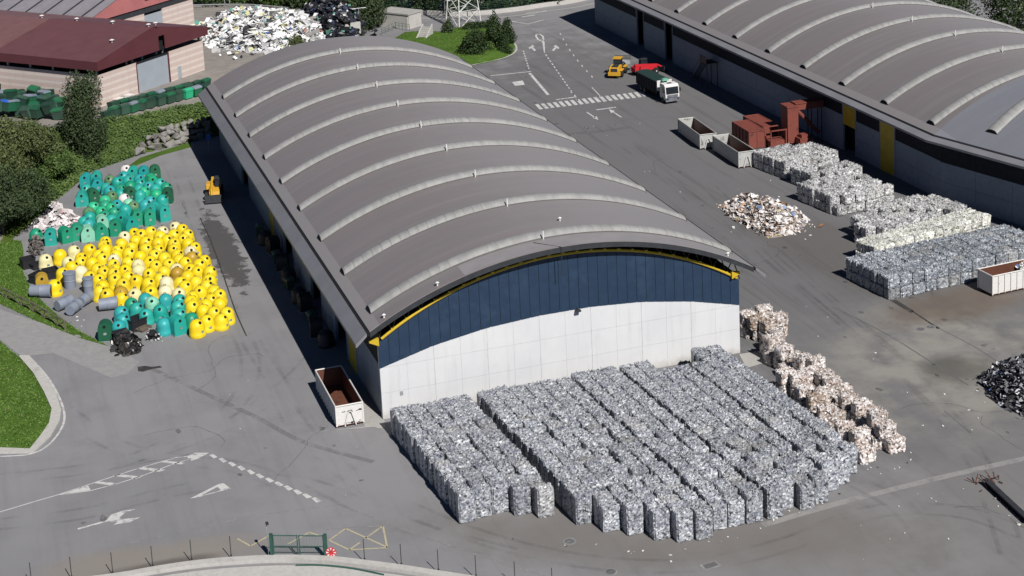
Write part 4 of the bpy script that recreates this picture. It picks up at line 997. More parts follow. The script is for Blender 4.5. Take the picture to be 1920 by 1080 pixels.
# ================================================================ heaps of loose waste
def heap(name, label, cat, pts, mat, core, hmax, n, size, seed, base=0.0, ridge=None, lumps=0.25, bags=0):
    """a mound of loose pieces: core mesh under thousands of flakes"""
    rnd = random.Random(seed); P = [Vector((p[0], p[1])) for p in pts]
    cen = sum(P, Vector((0, 0)))/len(P)
    def inside(q):
        s = False
        for a, b in zip(P, P[1:]+P[:1]):
            if (a.y > q.y) != (b.y > q.y) and q.x < (b.x-a.x)*(q.y-a.y)/(b.y-a.y)+a.x: s = not s
        return s
    def ed(q):
        d = 1e9
        for a, b in zip(P, P[1:]+P[:1]):
            ab = b-a; t = max(0, min(1, (q-a).dot(ab)/max(1e-9, ab.length_squared))); d = min(d, (a+ab*t-q).length)
        return d
    rmax = max(ed(cen), 0.5)
    def hh(q):
        if not inside(q): return 0.0
        t = min(1, ed(q)/rmax); return hmax*(1-(1-t)**1.6)*(1+lumps*noise.noise(Vector((q.x*0.6, q.y*0.6, seed))))
    t_ = thing(name, label, cat, (cen.x, cen.y, base))
    x0, x1 = min(p.x for p in P), max(p.x for p in P); y0, y1 = min(p.y for p in P), max(p.y for p in P)
    N = 26; mb = MB(); vs = []
    for j in range(N+1):
        for i in range(N+1):
            q = Vector((x0+(x1-x0)*i/N, y0+(y1-y0)*j/N)); vs.append((q.x-cen.x, q.y-cen.y, hh(q)*0.9-0.03))
    fs = [(j*(N+1)+i, j*(N+1)+i+1, (j+1)*(N+1)+i+1, (j+1)*(N+1)+i) for j in range(N) for i in range(N)]
    fs = [f for f in fs if max(vs[k][2] for k in f) > 0.02]
    mb.add(vs, fs); mb.build('core', core, t_, smooth='all')
    g = MB(); c = 0
    while c < n:
        q = Vector((rnd.uniform(x0, x1), rnd.uniform(y0, y1))); h = hh(q)
        if h <= 0.0: 
            if rnd.random() > 0.05: continue
        c += 1; s = size*(rnd.uniform(0.3, 1.1) if rnd.random() < .86 else rnd.uniform(1.2, 2.3)); p = Vector((q.x-cen.x, q.y-cen.y, max(0.05, h+rnd.uniform(-.15, .25)*size*1.5)))
        R = Matrix.Rotation(rnd.uniform(0, 2*pi), 3, 'Z') @ Matrix.Rotation(rnd.gauss(0, 0.6), 3, 'X') @ Matrix.Rotation(rnd.gauss(0, 0.5), 3, 'Y')
        w, l = s*rnd.uniform(.5, 1), s
        g.add([p+R @ Vector(v) for v in ((-l/2, -w/2, 0), (l/2, -w/2, s*0.15*rnd.random()), (l/2, w/2, 0), (0, w*0.6, s*.3*rnd.random()), (-l/2, w/2, 0))], [(0, 1, 2, 3, 4)])
    bs = bmesh.new(); bmesh.ops.create_icosphere(bs, subdivisions=2, radius=1.0); bs.verts.ensure_lookup_table()
    for _ in range(bags):
        for _q in range(40):
            q = Vector((rnd.uniform(x0, x1), rnd.uniform(y0, y1))); h = hh(q)
            if h > 0: break
        r_ = size*rnd.uniform(.35, .85); sd = rnd.uniform(0, 99); fl_ = rnd.uniform(.5, .85)
        g.add([Vector((q.x-cen.x, q.y-cen.y, h))+Vector((v.co.x, v.co.y*rnd.uniform(.9, 1), v.co.z*fl_))*r_*(1+.35*noise.noise(v.co*1.8+Vector((sd, 0, 0)))) for v in bs.verts], [tuple(v.index for v in f.verts) for f in bs.faces])
    bs.free()
    o = g.build('loose_pieces', mat, t_, fix=False); o['kind'] = 'stuff'
    return t_
heap('waste_paper_heap', 'low heap of loose waste paper on the open yard', 'heap', P2((1353, 392), (1375, 378), (1420, 380), (1465, 388), (1500, 402), (1516, 412), (1505, 430), (1470, 443), (1440, 445), (1400, 425), (1370, 408)), MT['scrap_paper'], simple('heap_base_paper', (0.33, 0.27, 0.23), 0.9, 0.4, 3), 2.0, 3400, 0.42, 3, bags=60)
heap('scrap_metal_heap', 'dark glittering heap of scrap at the right edge', 'heap', P2((1838, 708), (1875, 695), (1930, 682), (2010, 690), (2010, 800), (1925, 782), (1880, 765), (1855, 745)), MT['scrap_dark'], simple('heap_base_dark', (0.03, 0.03, 0.032), 0.9, 0.4, 3), 2.6, 2800, 0.34, 4)
heap('plastic_waste_heap', 'big heap of white plastic sacks and sheets behind the hall', 'heap', [G(x, y, PZ) for x, y in ((376, 72), (385, 45), (420, 38), (480, 34), (545, 36), (600, 45), (640, 62), (600, 82), (540, 100), (480, 98), (420, 92), (388, 88))], MT['scrap_white'], simple('heap_base_white', (0.5, 0.5, 0.5), 0.9, 0.4, 2), 3.8, 3800, 0.9, 5, PZ, bags=320)
heap('black_waste_heap', 'heap of black sacks and film beside the white plastic heap', 'heap', [G(x, y, PZ) for x, y in ((548, 40), (580, 28), (630, 24), (668, 28), (680, 45), (676, 70), (640, 82), (590, 72))], MT['scrap_black'], simple('heap_base_black', (0.02, 0.02, 0.025), 0.9, 0.4, 2), 4.2, 2000, 0.8, 6, PZ, bags=220)
heap('plastic_sheet_pile', 'pile of pale pink and white plastic sheets behind green bins', 'heap', P2((66, 438), (78, 415), (100, 404), (135, 402), (150, 412), (135, 432), (100, 446)), MT['scrap_pink'], simple('heap_base_pink', (0.5, 0.45, 0.44), 0.9, 0.3, 2), 1.1, 500, 0.7, 7)
heap('plastic_sheet_pile', 'small white sheet bundle lying by the dark bushes', 'heap', P2((96, 388), (106, 384), (114, 389), (108, 396), (98, 396)), MT['scrap_pink'], simple('heap_base_sheet', (0.5, 0.48, 0.46), 0.9, 0.3, 2), 0.5, 70, 0.5, 8)
heap('rubble_mound', 'grey mound of soil and rags at the left of the bins', 'heap', P2((55, 470), (62, 448), (78, 446), (82, 462), (74, 478), (62, 482)), simple('grey_rags', (0.14, 0.125, 0.115), 0.9, 0.5, 3), simple('heap_base_soil', (0.12, 0.11, 0.1), 0.9, 0.4, 3), 1.0, 260, 0.4, 9)
heap('black_waste_heap', 'small black heap of torn sacks at the tip of the verge', 'heap', P2((208, 640), (220, 628), (245, 632), (268, 648), (262, 662), (235, 668), (215, 660)), heap_mat('torn_sacks', [(0, (0.015, 0.015, 0.016)), (0.7, (0.04, 0.035, 0.03)), (0.86, (0.75, 0.72, 0.68))], 1), simple('heap_base_torn', (0.02, 0.02, 0.02), 0.9, 0.4, 3), 1.1, 260, 0.5, 10)
heap('black_waste_heap', 'shiny black sack with white scraps by the lone teal bins', 'heap', P2((272, 630), (284, 622), (304, 630), (300, 638), (280, 640)), heap_mat('sack_scraps', [(0, (0.015, 0.015, 0.016)), (0.6, (0.25, 0.25, 0.25)), (0.8, (0.75, 0.75, 0.75))], 1), simple('heap_base_sack', (0.02, 0.02, 0.02), 0.9, 0.4, 3), 0.5, 80, 0.4, 11)

# ================================================================ bottle banks and bins
def hole_disc(mb, c, nrm, r, th=0.03, n=14):
    nrm = Vector(nrm).normalized(); a = nrm.cross(Vector((0, 0, 1))).normalized(); b = nrm.cross(a)
    vs = []
    for o in (-0.04, th):
        for k in range(n): vs.append(Vector(c)+nrm*o+(a*cos(2*pi*k/n)+b*sin(2*pi*k/n))*r)
    mb.add(vs, [tuple(range(n))[::-1], tuple(range(n, 2*n))] + [(k, (k+1) % n, n+(k+1) % n, n+k) for k in range(n)])
def proto_igloo():
    t = thing('bottle_bank', '', 'bottle bank')
    mb = MB(); R = 0.80
    prof = [(R*0.97, 0.0), (R*1.0, 0.10), (R*0.985, 0.34), (R*0.965, 0.36), (R*0.95, 0.70), (R*0.92, 0.86)]
    for k in range(1, 10):
        a = (pi/2)*k/10*0.99; prof.append((R*0.92*cos(a), 0.86+0.74*sin(a)))
    mb.lathe(prof, 24); mb.build('body', PL['yellow'], t, smooth=True)
    mb = MB()
    for k, az in enumerate((0, pi)):
        e = radians(40); d = Vector((cos(e)*sin(az)*-1, -cos(e)*cos(az), sin(e)))
        c = Vector((0, -0.736*cos(e)*cos(az), 0.86+0.74*sin(e))); 
        if k == 0: hole_disc(mb, c, d, 0.155)
    mb.build('opening', MT['void'], t)
    mb = MB(); mb.tube([(-.10, 0, 1.58), (-.10, 0, 1.74), (.10, 0, 1.74), (.10, 0, 1.58)], 0.03, 6); mb.build('lifting_ring', MT['dark'], t)
    mb = MB(); mb.box((0, -0.765, 0.52), (0.30, 0.03, 0.22)); mb.build('sticker', MT['stick'], t)
    return t
def arch_profile(w, h, n=10):
    r = w/2; z = h-r*0.9; p = [(-w/2*0.96, 0.0), (w/2*0.96, 0.0), (w/2, 0.2)]
    for k in range(n+1):
        a = pi*k/n; p.append((r*cos(a), z+r*0.9*sin(a)))
    p.append((-w/2, 0.2)); return p
def proto_arch(w=1.3, h=1.85, d=1.25, pitched=False):
    t = thing('bottle_bank', '', 'bottle bank')
    pr = arch_profile(w, h) if not pitched else [(-w/2, 0), (w/2, 0), (w/2, h*0.62), (w*0.24, h), (-w*0.24, h), (-w/2, h*0.62)]
    mb = MB(); mb.prism(pr, -d/2, d/2)
    sm = [(x*1.03, z*1.012) for x, z in pr]
    mb.prism([(x*0.93, 0.06+z*0.93) for x, z in pr], -d/2-0.035, -d/2+0.01)
    mb.build('body', PL['green'], t, smooth=True)
    mb = MB(); hole_disc(mb, (0, -d/2-0.035, h*0.80), (0, -1, 0), 0.15); mb.build('opening', MT['void'], t)
    mb = MB(); mb.box((0.02, -d/2-0.05, h*0.42), (0.28, 0.03, 0.22)); mb.build('sticker', MT['stick'], t)
    mb = MB(); mb.box((0, 0, 0.05), (w*1.04, d*1.05, 0.1)); mb.build('base_rim', MT['steel'], t)
    return t
PRO = {'i': proto_igloo(), 'a': proto_arch(), 'h': proto_arch(1.55, 1.75, 1.3, True)}
usedp = set()
yellow = []
def z5(lst, ox, oy, s, out, typ='i', col='yellow'):
    for e in lst:
        x, y = e[0], e[1]; c = e[2] if len(e) > 2 else col; tt = e[3] if len(e) > 3 else typ
        out.append([ox+x/s, oy+y/s, c, tt])
z5([(1200, 690), (1305, 675), (1405, 675), (790, 730), (910, 740), (1015, 720), (1095, 740), (1410, 740), (1310, 740), (1180, 740), (450, 830), (340, 860, 'cream'), (555, 800, 'cream'), (670, 790), (790, 790), (880, 790), (985, 770), (1090, 780), (1190, 790), (1305, 790), (1430, 800, 'cream'), (610, 850), (770, 860), (870, 830), (970, 820), (1050, 840), (1160, 830), (1235, 850), (1330, 870), (1440, 840, 'brown'), (1530, 870), (540, 920), (690, 890), (730, 930), (850, 900), (960, 880), (1125, 880), (1180, 910), (1270, 890), (1390, 890), (1500, 900), (470, 960), (605, 950, 'cream'), (790, 960), (860, 940), (930, 945), (1040, 940, 'cream'), (1120, 970), (1230, 950), (1330, 960, 'brown'), (1420, 980), (1480, 960), (1560, 960), (740, 1010), (860, 1010), (960, 990), (1020, 1020), (1115, 1040), (1200, 1000), (1250, 1040, 'cream'), (1350, 1030), (1480, 1030), (1560, 1020), (1550, 1060), (410, 1060), (315, 1030, 'brown', 'a')], 0, 270, 4, yellow)
z5([(750, 20), (890, 30, 'brown'), (820, 40), (910, 70), (1010, 40, 'cream'), (1130, 30), (1240, 20, 'cream'), (1340, 40, 'cream'), (1450, 60), (1510, 30), (1590, 20), (1460, 130), (1510, 120), (1590, 80), (1640, 120), (1600, 180), (1570, 240), (1480, 285), (1545, 170), (1620, 60), (1680, 190), (1640, 230)], 0, 540, 4, yellow)
teal = []
z5([(985, 115, 'green'), (1090, 80, 'blue'), (1140, 110, 'mint'), (1240, 80, 'blue'), (1025, 155, 'teal'), (1095, 195, 'teal'), (910, 180, 'blue'), (920, 230, 'blue'), (890, 280, 'blue'), (1205, 170, 'teal'), (1230, 270, 'blue'), (1350, 90, 'teal'), (1370, 140, 'teal'), (1345, 190, 'teal'), (1330, 270, 'teal', 'a'), (1435, 230, 'green')], 0, 540, 4, teal)
z5([(790, 310, 'dgreen', 'a')], 0, 540, 4, teal)
green = []
z5([(265, 280, 'blue', 'a'), (350, 265, 'teal', 'a'), (375, 330, 'blue', 'h'), (520, 285, 'olive'), (250, 385, 'teal'), (210, 480, 'teal', 'h'), (320, 455, 'dgreen', 'a'), (480, 360, 'teal'), (530, 400, 'blue'), (545, 465, 'olive'), (620, 300, 'teal'), (675, 240, 'blue'), (720, 285, 'teal'), (640, 375, 'green'), (630, 435, 'teal'), (745, 350, 'green'), (750, 440, 'dgreen', 'a'), (785, 205, 'teal', 'a'), (905, 200, 'blue', 'a'), (1015, 190, 'dgreen', 'a'), (845, 270, 'blue'), (855, 320, 'teal'), (855, 380, 'teal'), (845, 445, 'teal'), (955, 250, 'green'), (970, 300, 'bright', 'h'), (955, 350, 'blue'), (940, 400, 'bright'), (1020, 385, 'teal'), (1070, 325, 'teal'), (1110, 370, 'green'), (1165, 450, 'dgreen', 'a'), (1040, 440, 'bright'), (465, 500, 'bright'), (470, 565, 'green'), (345, 575, 'bright'), (280, 650, 'olive'), (290, 690, 'teal'), (420, 640, 'bright'), (460, 680, 'green'), (540, 590, 'bright'), (565, 640, 'green'), (600, 560, 'blue'), (680, 490, 'white'), (710, 550, 'mint'), (700, 605, 'teal'), (790, 565, 'olive'), (890, 565, 'blue'), (980, 515, 'blue'), (1000, 575, 'teal'), (1090, 505, 'teal'), (1118, 650, 'teal', 'a'), (955, 695, 'green', 'a'), (985, 630, 'teal', 'a'), (825, 690, 'green', 'h'), (740, 775, 'teal', 'h'), (635, 730, 'teal', 'a'), (560, 725, 'teal'), (580, 810, 'green', 'a'), (405, 850, 'green', 'h'), (430, 760, 'mint', 'a'), (265, 870, 'mint', 'h'), (230, 745, 'teal'), (270, 770, 'blue'), (140, 860, 'green', 'a'), (20, 890, 'green', 'a')], 120, 290, 6, green)
z5([(380, 690, 'teal', 'a'), (270, 670, 'green', 'i'), (945, 190, 'white')], 0, 270, 4, green)
allb = [[*e, 'y'] for e in yellow] + [[*e, 't'] for e in teal] + [[*e, 'g'] for e in green]
pos = [G(e[0], e[1]+2, 1.05).to_2d() for e in allb]
for it in range(90):
    for i in range(len(pos)):
        for j in range(i):
            d = pos[i]-pos[j]; L = d.length; mn = 1.58
            if L < mn:
                d = d/L*(mn-L)/2 if L > 1e-3 else Vector((.1, .07)); pos[i] += d; pos[j] -= d
YP = [G(x, y).to_2d() for x, y in ((128, 505), (170, 478), (250, 452), (330, 440), (365, 452), (372, 500), (400, 530), (412, 585), (400, 622), (372, 618), (345, 575), (300, 548), (245, 548), (205, 560), (150, 530))]
def inpoly(q, P):
    t_ = False
    for a, b in zip(P, P[1:]+P[:1]):
        if (a.y > q.y) != (b.y > q.y) and q.x < (b.x-a.x)*(q.y-a.y)/(b.y-a.y)+a.x: t_ = not t_
    return t_
ry = random.Random(8)
for _ in range(6000):
    q = Vector((ry.uniform(-27, -9), ry.uniform(28, 68)))
    if inpoly(q, YP) and all((q-p_).length > 1.5 for p_ in pos):
        pos.append(q); allb.append([0, 0, ry.choice(('yellow', 'yellow', 'yellow', 'yellow', 'cream')), 'i', 'y'])
cname = {'yellow': 'yellow', 'cream': 'sun bleached cream', 'brown': 'scorched brown', 'teal': 'teal', 'green': 'green', 'dgreen': 'dark green', 'bright': 'bright green', 'olive': 'olive', 'blue': 'turquoise', 'mint': 'pale mint', 'white': 'whitish'}
sname = {'i': 'domed', 'a': 'round topped', 'h': 'pitched top'}
fieldn = {'y': 'yellow field', 't': 'small teal cluster', 'g': 'green field'}
def rowlabels(idx, pos, nrow):
    """rows counted from the front (towards the camera), places from the left"""
    d = sorted(idx, key=lambda i: pos[i].y); k = math.ceil(len(d)/nrow); lab = {}
    for r in range(nrow):
        rr = sorted(d[r*k:(r+1)*k], key=lambda i: pos[i].x)
        for q, i in enumerate(rr): lab[i] = (r+1, q+1)
    return lab
rc = random.Random(11)
labs = {}
for key, nr in (('y', 9), ('t', 3), ('g', 7)): labs.update(rowlabels([i for i, e in enumerate(allb) if e[4] == key], pos, nr))
for i, e in enumerate(allb):
    px, py, c, tt, fld = e; row, place = labs[i]
    lab = '%s %s bank, %s, %s row from front, %s from left' % (cname[c], sname[tt], fieldn[fld], od(row), od(place))
    fc = atan2(CY-pos[i].y, CX-pos[i].x)+pi/2
    if tt == 'i': rz = fc + rc.choice((0.5, 0.7, 0.25, 0.9, -0.2, 0.6, 2.6, 3.4)) + rc.uniform(-.3, .3)
    else: rz = fc + rc.uniform(-.25, .45)
    s = rc.uniform(0.95, 1.05)
    if tt not in usedp:
        usedp.add(tt); o = PRO[tt]; o.location = (pos[i].x, pos[i].y, 0); o.rotation_euler.z = rz; o['label'] = lab; o['group'] = 'bottle banks of the ' + fieldn[fld]
        for ch in o.children:
            if ch.name.split('.')[0] == 'body': ch.material_slots[0].link = 'OBJECT'; ch.material_slots[0].material = PL[c]
    else:
        o = dup(PRO[tt], (pos[i].x, pos[i].y, 0), rz, lab, 'bottle banks of the ' + fieldn[fld], (s, s, s*rc.uniform(.96, 1.06)), {'body': PL[c]})
    k_ = rc.uniform(.97, 1.04); o.scale = (1.12*k_, 1.12*k_, 1.14*k_*rc.uniform(.96, 1.05)) if tt == 'i' else (1.14, 1.06, 1.17)
    if tt == 'i' and rc.random() < .25: o.rotation_euler.x = rc.uniform(-.07, .07); o.rotation_euler.y = rc.uniform(-.07, .07)

# ---- four-wheeled green refuse containers on the platform edge
def proto_wheelie():
    t = thing('wheeled_container', '', 'refuse container')
    mb = MB(); mb.box((0, 0, 0.62), (1.22, 0.86, 0.95), top=(1.08, 1.16)); mb.box((0, 0, 1.08), (1.40, 1.05, 0.08)); mb.build('body', PL['wheelie'], t)
    mb = MB(); mb.prism([(-0.54, 1.125), (0.54, 1.125), (0.50, 1.24), (0.2, 1.36), (-0.3, 1.38), (-0.54, 1.28)], -0.68, 0.68, 'YZ'); mb.build('lid', PL['wheelie'], t)
    for sx in (-.45, .45):
        for sy in (-.32, .32):
            mb = MB(); mb.cyl((sx, sy, 0.10), 0.10, 0.06, 'X', 10); mb.build('wheel', MT['black'], t)
    return t
wp = proto_wheelie(); first = True
row_ = [(198+i*17.0, 217-i*4.3) for i in range(12)] + [(214+i*17.0, 203-i*4.3) for i in range(11)]
jum = [(x, y) for y in (184, 195, 206, 216) for x in range(-6, 128, 15)]
wpos = [('r', *p) for p in row_] + [('j', p[0]+rc.uniform(-4, 4), p[1]+rc.uniform(-3, 3)) for p in jum]
wl = [G(p[1], p[2], PZ+0.6).to_2d() for p in wpos]
for it in range(40):
    for i in range(len(wl)):
        for j in range(i):
            d = wl[i]-wl[j]; L = d.length
            if L < 1.25: d = d/max(L, 1e-3)*(1.25-L)/2; wl[i] += d; wl[j] -= d
lb = rowlabels([i for i, p in enumerate(wpos) if p[0] == 'r'], wl, 2); lb.update(rowlabels([i for i, p in enumerate(wpos) if p[0] == 'j'], wl, 4))
for i, p in enumerate(wpos):
    r_, q = lb[i]; a, y = wl[i]
    lab = 'dark green container %s, %s row from front, %s from left' % ('on the bank edge' if p[0] == 'r' else 'below the brick wall', od(r_), od(q))
    rz = (0.75 if p[0] == 'r' else -0.72) + rc.choice((0, 0, pi)) + rc.uniform(-.3, .3)
    z = hgt(a, y); grp = 'green refuse containers on the platform'
    if first: first = False; wp.location = (a, y, z); wp.rotation_euler.z = rz; wp['label'] = lab; wp['group'] = grp; o = wp
    else:
        if p[0] == 'j': z = PZ + rc.choice((0, 0, 0.2, 0.9))
        o = dup(wp, (a, y, z), rz, lab, grp, (1.22, 1.22, 1.28) if p[0] == 'r' else (1.3, 1.3, 1.45), {'body': PL['bright'], 'lid': PL['bright']} if i == 9 else {'lid': MT['signblue']} if i in (37, 51) else {'body': PL['dgreen'], 'lid': MT['greybin']} if i % 7 == 3 else {'lid': PL['dgreen']} if i % 3 == 1 else None)
        o.rotation_euler.x = rc.uniform(-.28, .28) if p[0] == 'j' else rc.uniform(-.08, .08); o.rotation_euler.y = rc.uniform(-.2, .2) if p[0] == 'j' else 0

# ---- fallen grey drums and black boxes at the left edge of the bin field
def drum(px, py, L, r, rz, lab, upright=False, mat='greybin'):
    p = G(px, py, 0.6); t = thing('plastic_drum', lab, 'drum', (p.x, p.y, 0), rz)
    mb = MB(); n = 18
    prof = [(r*0.9, 0), (r*0.92, L*0.1), (r*0.93, L*0.45), (r*0.98, L*0.46), (r*0.98, L*0.52), (r*0.96, L*0.53), (r, L*0.92), (r*1.07, L*0.93), (r*1.07, L)]
    mb.lathe(prof, n)
    o = mb.build('shell', MT[mat], t, smooth=True); e = MB(); e.cyl((0, 0, L+0.02), r*0.9, 0.05, n=18); m = e.build('mouth', MT['blackbin'] if not upright else MT[mat], t)
    if not upright:
        for q in (o, m): q.rotation_euler = (pi/2, 0, 0); q.location = (0, L/2, r*1.07)
    return t
drum(78, 548, 2.6, 0.75, 1.15, 'long grey plastic drum lying at the verge edge')
drum(120, 570, 2.0, 0.68, 2.2, 'grey plastic drum lying across the others, cap to the front')
drum(138, 578, 1.9, 0.66, 2.6, 'ribbed grey drum with pale lid nearest the wooden rail')
drum(160, 562, 1.9, 0.66, 2.5, 'grey plastic drum lying open beside white scraps')
drum(203, 572, 2.1, 0.74, 1.5, 'grey plastic drum lying before the lone teal bins')
drum(131, 530, 1.9, 0.75, 0.3, 'tall upright grey plastic drum beside the yellow bins', True)
drum(166, 540, 1.9, 0.62, 0.3, 'slimmer upright grey drum with a black top', True)
def crate(px, py, d, rz, lab, mat='blackbin', z=0.0, tilt=0.0):
    p = G(px, py, z+d[2]/2); t = thing('plastic_bin', lab, 'bin', (p.x, p.y, z), rz)
    mb = MB(); w = 0.06
    mb.box((0, 0, 0.04), (d[0], d[1], 0.08))
    for s in (-1, 1): mb.box((s*(d[0]-w)/2, 0, d[2]/2+0.04), (w, d[1], d[2]-0.08)); mb.box((0, s*(d[1]-w)/2, d[2]/2+0.04), (d[0]-2*w, w, d[2]-0.08))
    mb.build('body', MT[mat], t); mb = MB()
    for s in (-1, 1): mb.box((s*(d[0]/2+0.03), 0, d[2]-0.06), (0.06, d[1]+0.1, 0.12)); mb.box((0, s*(d[1]/2+0.03), d[2]-0.06), (d[0], 0.06, 0.12))
    mb.build('rim', MT[mat], t); return t
crate(52, 492, (1.6, 1.3, 1.3), 0.3, 'black open plastic bin with white scraps at the far left')
crate(88, 492, (4.2, 1.2, 0.7), 0.45, 'long shallow black trough lying among the yellow bins')
crate(72, 520, (1.8, 1.5, 1.1), 0.8, 'black tipped bin beside the rusty orange bank')
crate(95, 512, (1.7, 1.5, 1.1), 0.2, 'dark brown open bin left of the yellow field')
crate(228, 632, (1.4, 1.3, 1.4), 0.25, 'black open bin before the dark green bank')
crate(255, 605, (1.9, 1.5, 1.2), 0.5, 'black square bin among the teal cluster')
crate(270, 616, (1.5, 0.9, 0.35), 0.7, 'flat cardboard tray lying by the teal cluster', 'wood')

# ================================================================ roll-off containers
def container(lab, base, rz, d=(2.6, 9.6, 2.15), out='contwhite', inside='rust', ribs=True, north=0):
    """open-topped skip on skids; local -Y is the end that faces the camera"""
    t = thing('skip_container', lab, 'container', base, rz); w, l, h = d; th = 0.09; z0 = 0.18
    mb = MB(); mb.box((0, 0, z0+0.04), (w, l, 0.08), mi=1)
    for s in (-1, 1):
        mb.box((s*(w/2-th/2), 0, z0+h/2+0.04), (th*0.5, l-2*th, h-0.08), mi=0)
        mb.box((s*(w/2-th*0.85), 0, z0+h/2+0.04), (th*0.3, l-2*th, h-0.09), mi=1)
    mb.build('side', [MT[out], MT[inside]], t)
    for s in (-1, 1):
        e = MB(); e.box((0, s*(l/2-th/2), z0+h/2+0.04), (w, th*0.5, h-0.08), mi=0); e.box((0, s*(l/2-th*0.85), z0+h/2+0.04), (w-0.2, th*0.3, h-0.1), mi=1 if s < 0 else north)
        e.build('end_panel', [MT[out], MT[inside]], t)
    rb_ = MB()
    for s in (-1, 1):
        rb_.tube([(s*(w/2), -l/2, z0+h), (s*(w/2), l/2, z0+h)], 0.07, 6); rb_.tube([(-w/2, s*l/2, z0+h), (w/2, s*l/2, z0+h)], 0.07, 6)
        for q in (-1, 1): rb_.box((s*(w/2-0.02), q*(l/2-0.04), z0+h/2), (0.14, 0.14, h))
    rb_.build('top_rail', MT[out], t)
    if ribs:
        n = int(l/0.8)
        for s in (-1, 1):
            r2 = MB()
            for i in range(1, n): r2.box((s*(w/2+0.03), -l/2+l*i/n, z0+h/2), (0.09, 0.12, h-0.1))
            r2.build('rib', MT[out], t)
    sk = MB()
    for s in (-.5, .5): sk.box((s, 0, 0.09), (0.16, l, 0.18))
    sk.build('skid', MT['dark'], t)
    hk = MB()
    for s in (-1, 1): hk.tube([(s*0.55, -l/2-0.12, 0.12), (s*0.18, -l/2-0.12, z0+h*0.62)], 0.06, 6)
    hk.tube([(-.18, -l/2-0.12, z0+h*0.62), (0, -l/2-0.2, z0+h*0.72), (.18, -l/2-0.12, z0+h*0.62)], 0.06, 6); hk.build('hook_frame', MT['white'], t)
    return t
cA = container('white open skip with a rusty inside beside the main hall corner', (-3.22, 4.45, 0), 0.0, (2.65, 9.2, 2.05), north=1)
k = MB()   # scuffed black lettering-like scratches of the end panel
rs_ = random.Random(3)
for q in range(26):
    x = rs_.uniform(-1.15, 1.15); z = rs_.choice((0.32, 0.36, 0.4, 1.5, 1.6, 1.95)) + rs_.uniform(-.05, .05)
    k.box((x, -4.595, z), (rs_.uniform(.05, .3), 0.012, rs_.uniform(.03, .09)), ry=rs_.uniform(-.4, .4))
k.build('scratches', MT['dark'], cA)
container('grey white open skip farther back by the red containers', (66.4, 72.4, 0), -0.075, (2.5, 9.4, 2.1), 'contgrey', 'rust', False)
container('cream ended open skip nearer the white bales', (67.2, 61.6, 0), -0.04, (2.55, 9.2, 2.2), 'contgrey', 'rust', False)
cE = container('white ribbed skip holding scrap at the right edge', (74.6, 3.75, 0), pi/2+0.06, (2.55, 10.0, 2.2))
mbl = MB(); rs_ = random.Random(4)
hp = thing('bale_scrap_load', 'loose white film piled inside the ribbed skip at the right edge', 'waste load', (76.6, 3.9, 0.35))
mbl.box((0, 0, 0.75), (4.2, 2.0, 1.5), top=(.7, .7)); mbl.build('core', simple('load_core', (0.3, 0.3, 0.29), .9), hp)
g = MB()
for _ in range(420):
    p = Vector((rs_.uniform(-2.1, 2.1), rs_.uniform(-1, 1), rs_.uniform(1.1, 2.1))); p.z = min(p.z, 2.2-abs(p.x)*0.4)
    a = Vector((rs_.gauss(0, 1), rs_.gauss(0, 1), rs_.gauss(0, 1))).normalized()*0.25; b = a.cross(Vector((rs_.gauss(0, 1), rs_.gauss(0, 1), rs_.gauss(0, 1)))).normalized()*0.22
    g.add([p-a-b, p+a-b, p+a+b, p-a+b], [(0, 1, 2, 3)])
g.build('loose_pieces', MT['scrap_white'], hp, fix=False)['kind'] = 'stuff'

# red containers and the baling plant
def redbox(lab, base, rz, d, lid=True):
    t = thing('red_container', lab, 'container', base, rz); w, l, h = d
    mb = MB(); mb.box((0, 0, h/2+0.1), (w, l, h)); mb.build('body', MT['redbox'], t)
    mb = MB(); n = 5
    for s in (-1, 1):
        for i in range(n+1): mb.box((s*(w/2+0.05), -l/2+l*i/n, h/2+0.1), (0.12, 0.16, h*0.98))
        for i in range(3): mb.box((-w/2+w*i/2, s*(l/2+0.04), h/2+0.1), (0.14, 0.1, h*0.98))
    for s in (-1, 1): mb.box((s*(w/2+0.02), 0, h+0.12), (0.14, l+0.2, 0.12)); mb.box((0, s*(l/2+0.02), h+0.12), (w, 0.14, 0.12))
    mb.box((0, 0, h+0.115), (w+0.05, l+0.05, 0.03)); mb.build('rib', MT['redbox'], t)
    mb = MB(); mb.box((0, 0, 0.05), (w*0.9, l*0.95, 0.1)); mb.build('skid', MT['dark'], t)
    return t
redbox('red oxide closed container beside the two open skips', (72.55, 67.6, 0), -0.04, (2.5, 6.0, 2.55))
redbox('lower red container standing behind the closed one', (76.0, 70.6, 0), 0.0, (2.4, 6.4, 2.2))
t = thing('waste_compactor', 'tall red compactor tower with an overhead conveyor and slanting chute', 'compactor', (77.6, 64.4, 0), -0.03)
mb = MB(); mb.box((0, 0, 3.2), (1.7, 2.2, 5.4)); mb.box((0, 0, 5.95), (1.9, 2.4, 0.2)); mb.build('tower', MT['redbox'], t)
mb = MB(); mb.box((2.9, 0, 5.7), (4.4, 1.5, 0.9)); mb.box((2.9, 0, 6.22), (4.6, 1.7, 0.12)); mb.build('conveyor_head', MT['redbox'], t)
mb = MB(); mb.tube([(1.0, -0.5, 5.1), (4.4, -0.5, 1.4)], 0.3, 8); mb.tube([(1.0, 0.4, 5.1), (4.4, 0.4, 1.4)], 0.12, 8); mb.build('chute', MT['redbox'], t)
mb = MB(); mb.box((1.3, -2.0, 0.75), (2.0, 1.5, 1.5)); mb.box((1.3, -2.0, 1.75), (1.3, 1.1, 0.5)); mb.build('motor_housing', MT['redbox'], t)
mb = MB()
for x in (-3.6, -1.2):
    for y in (-1.2, 1.2): mb.box((x, y, 1.4), (0.16, 0.16, 2.8))
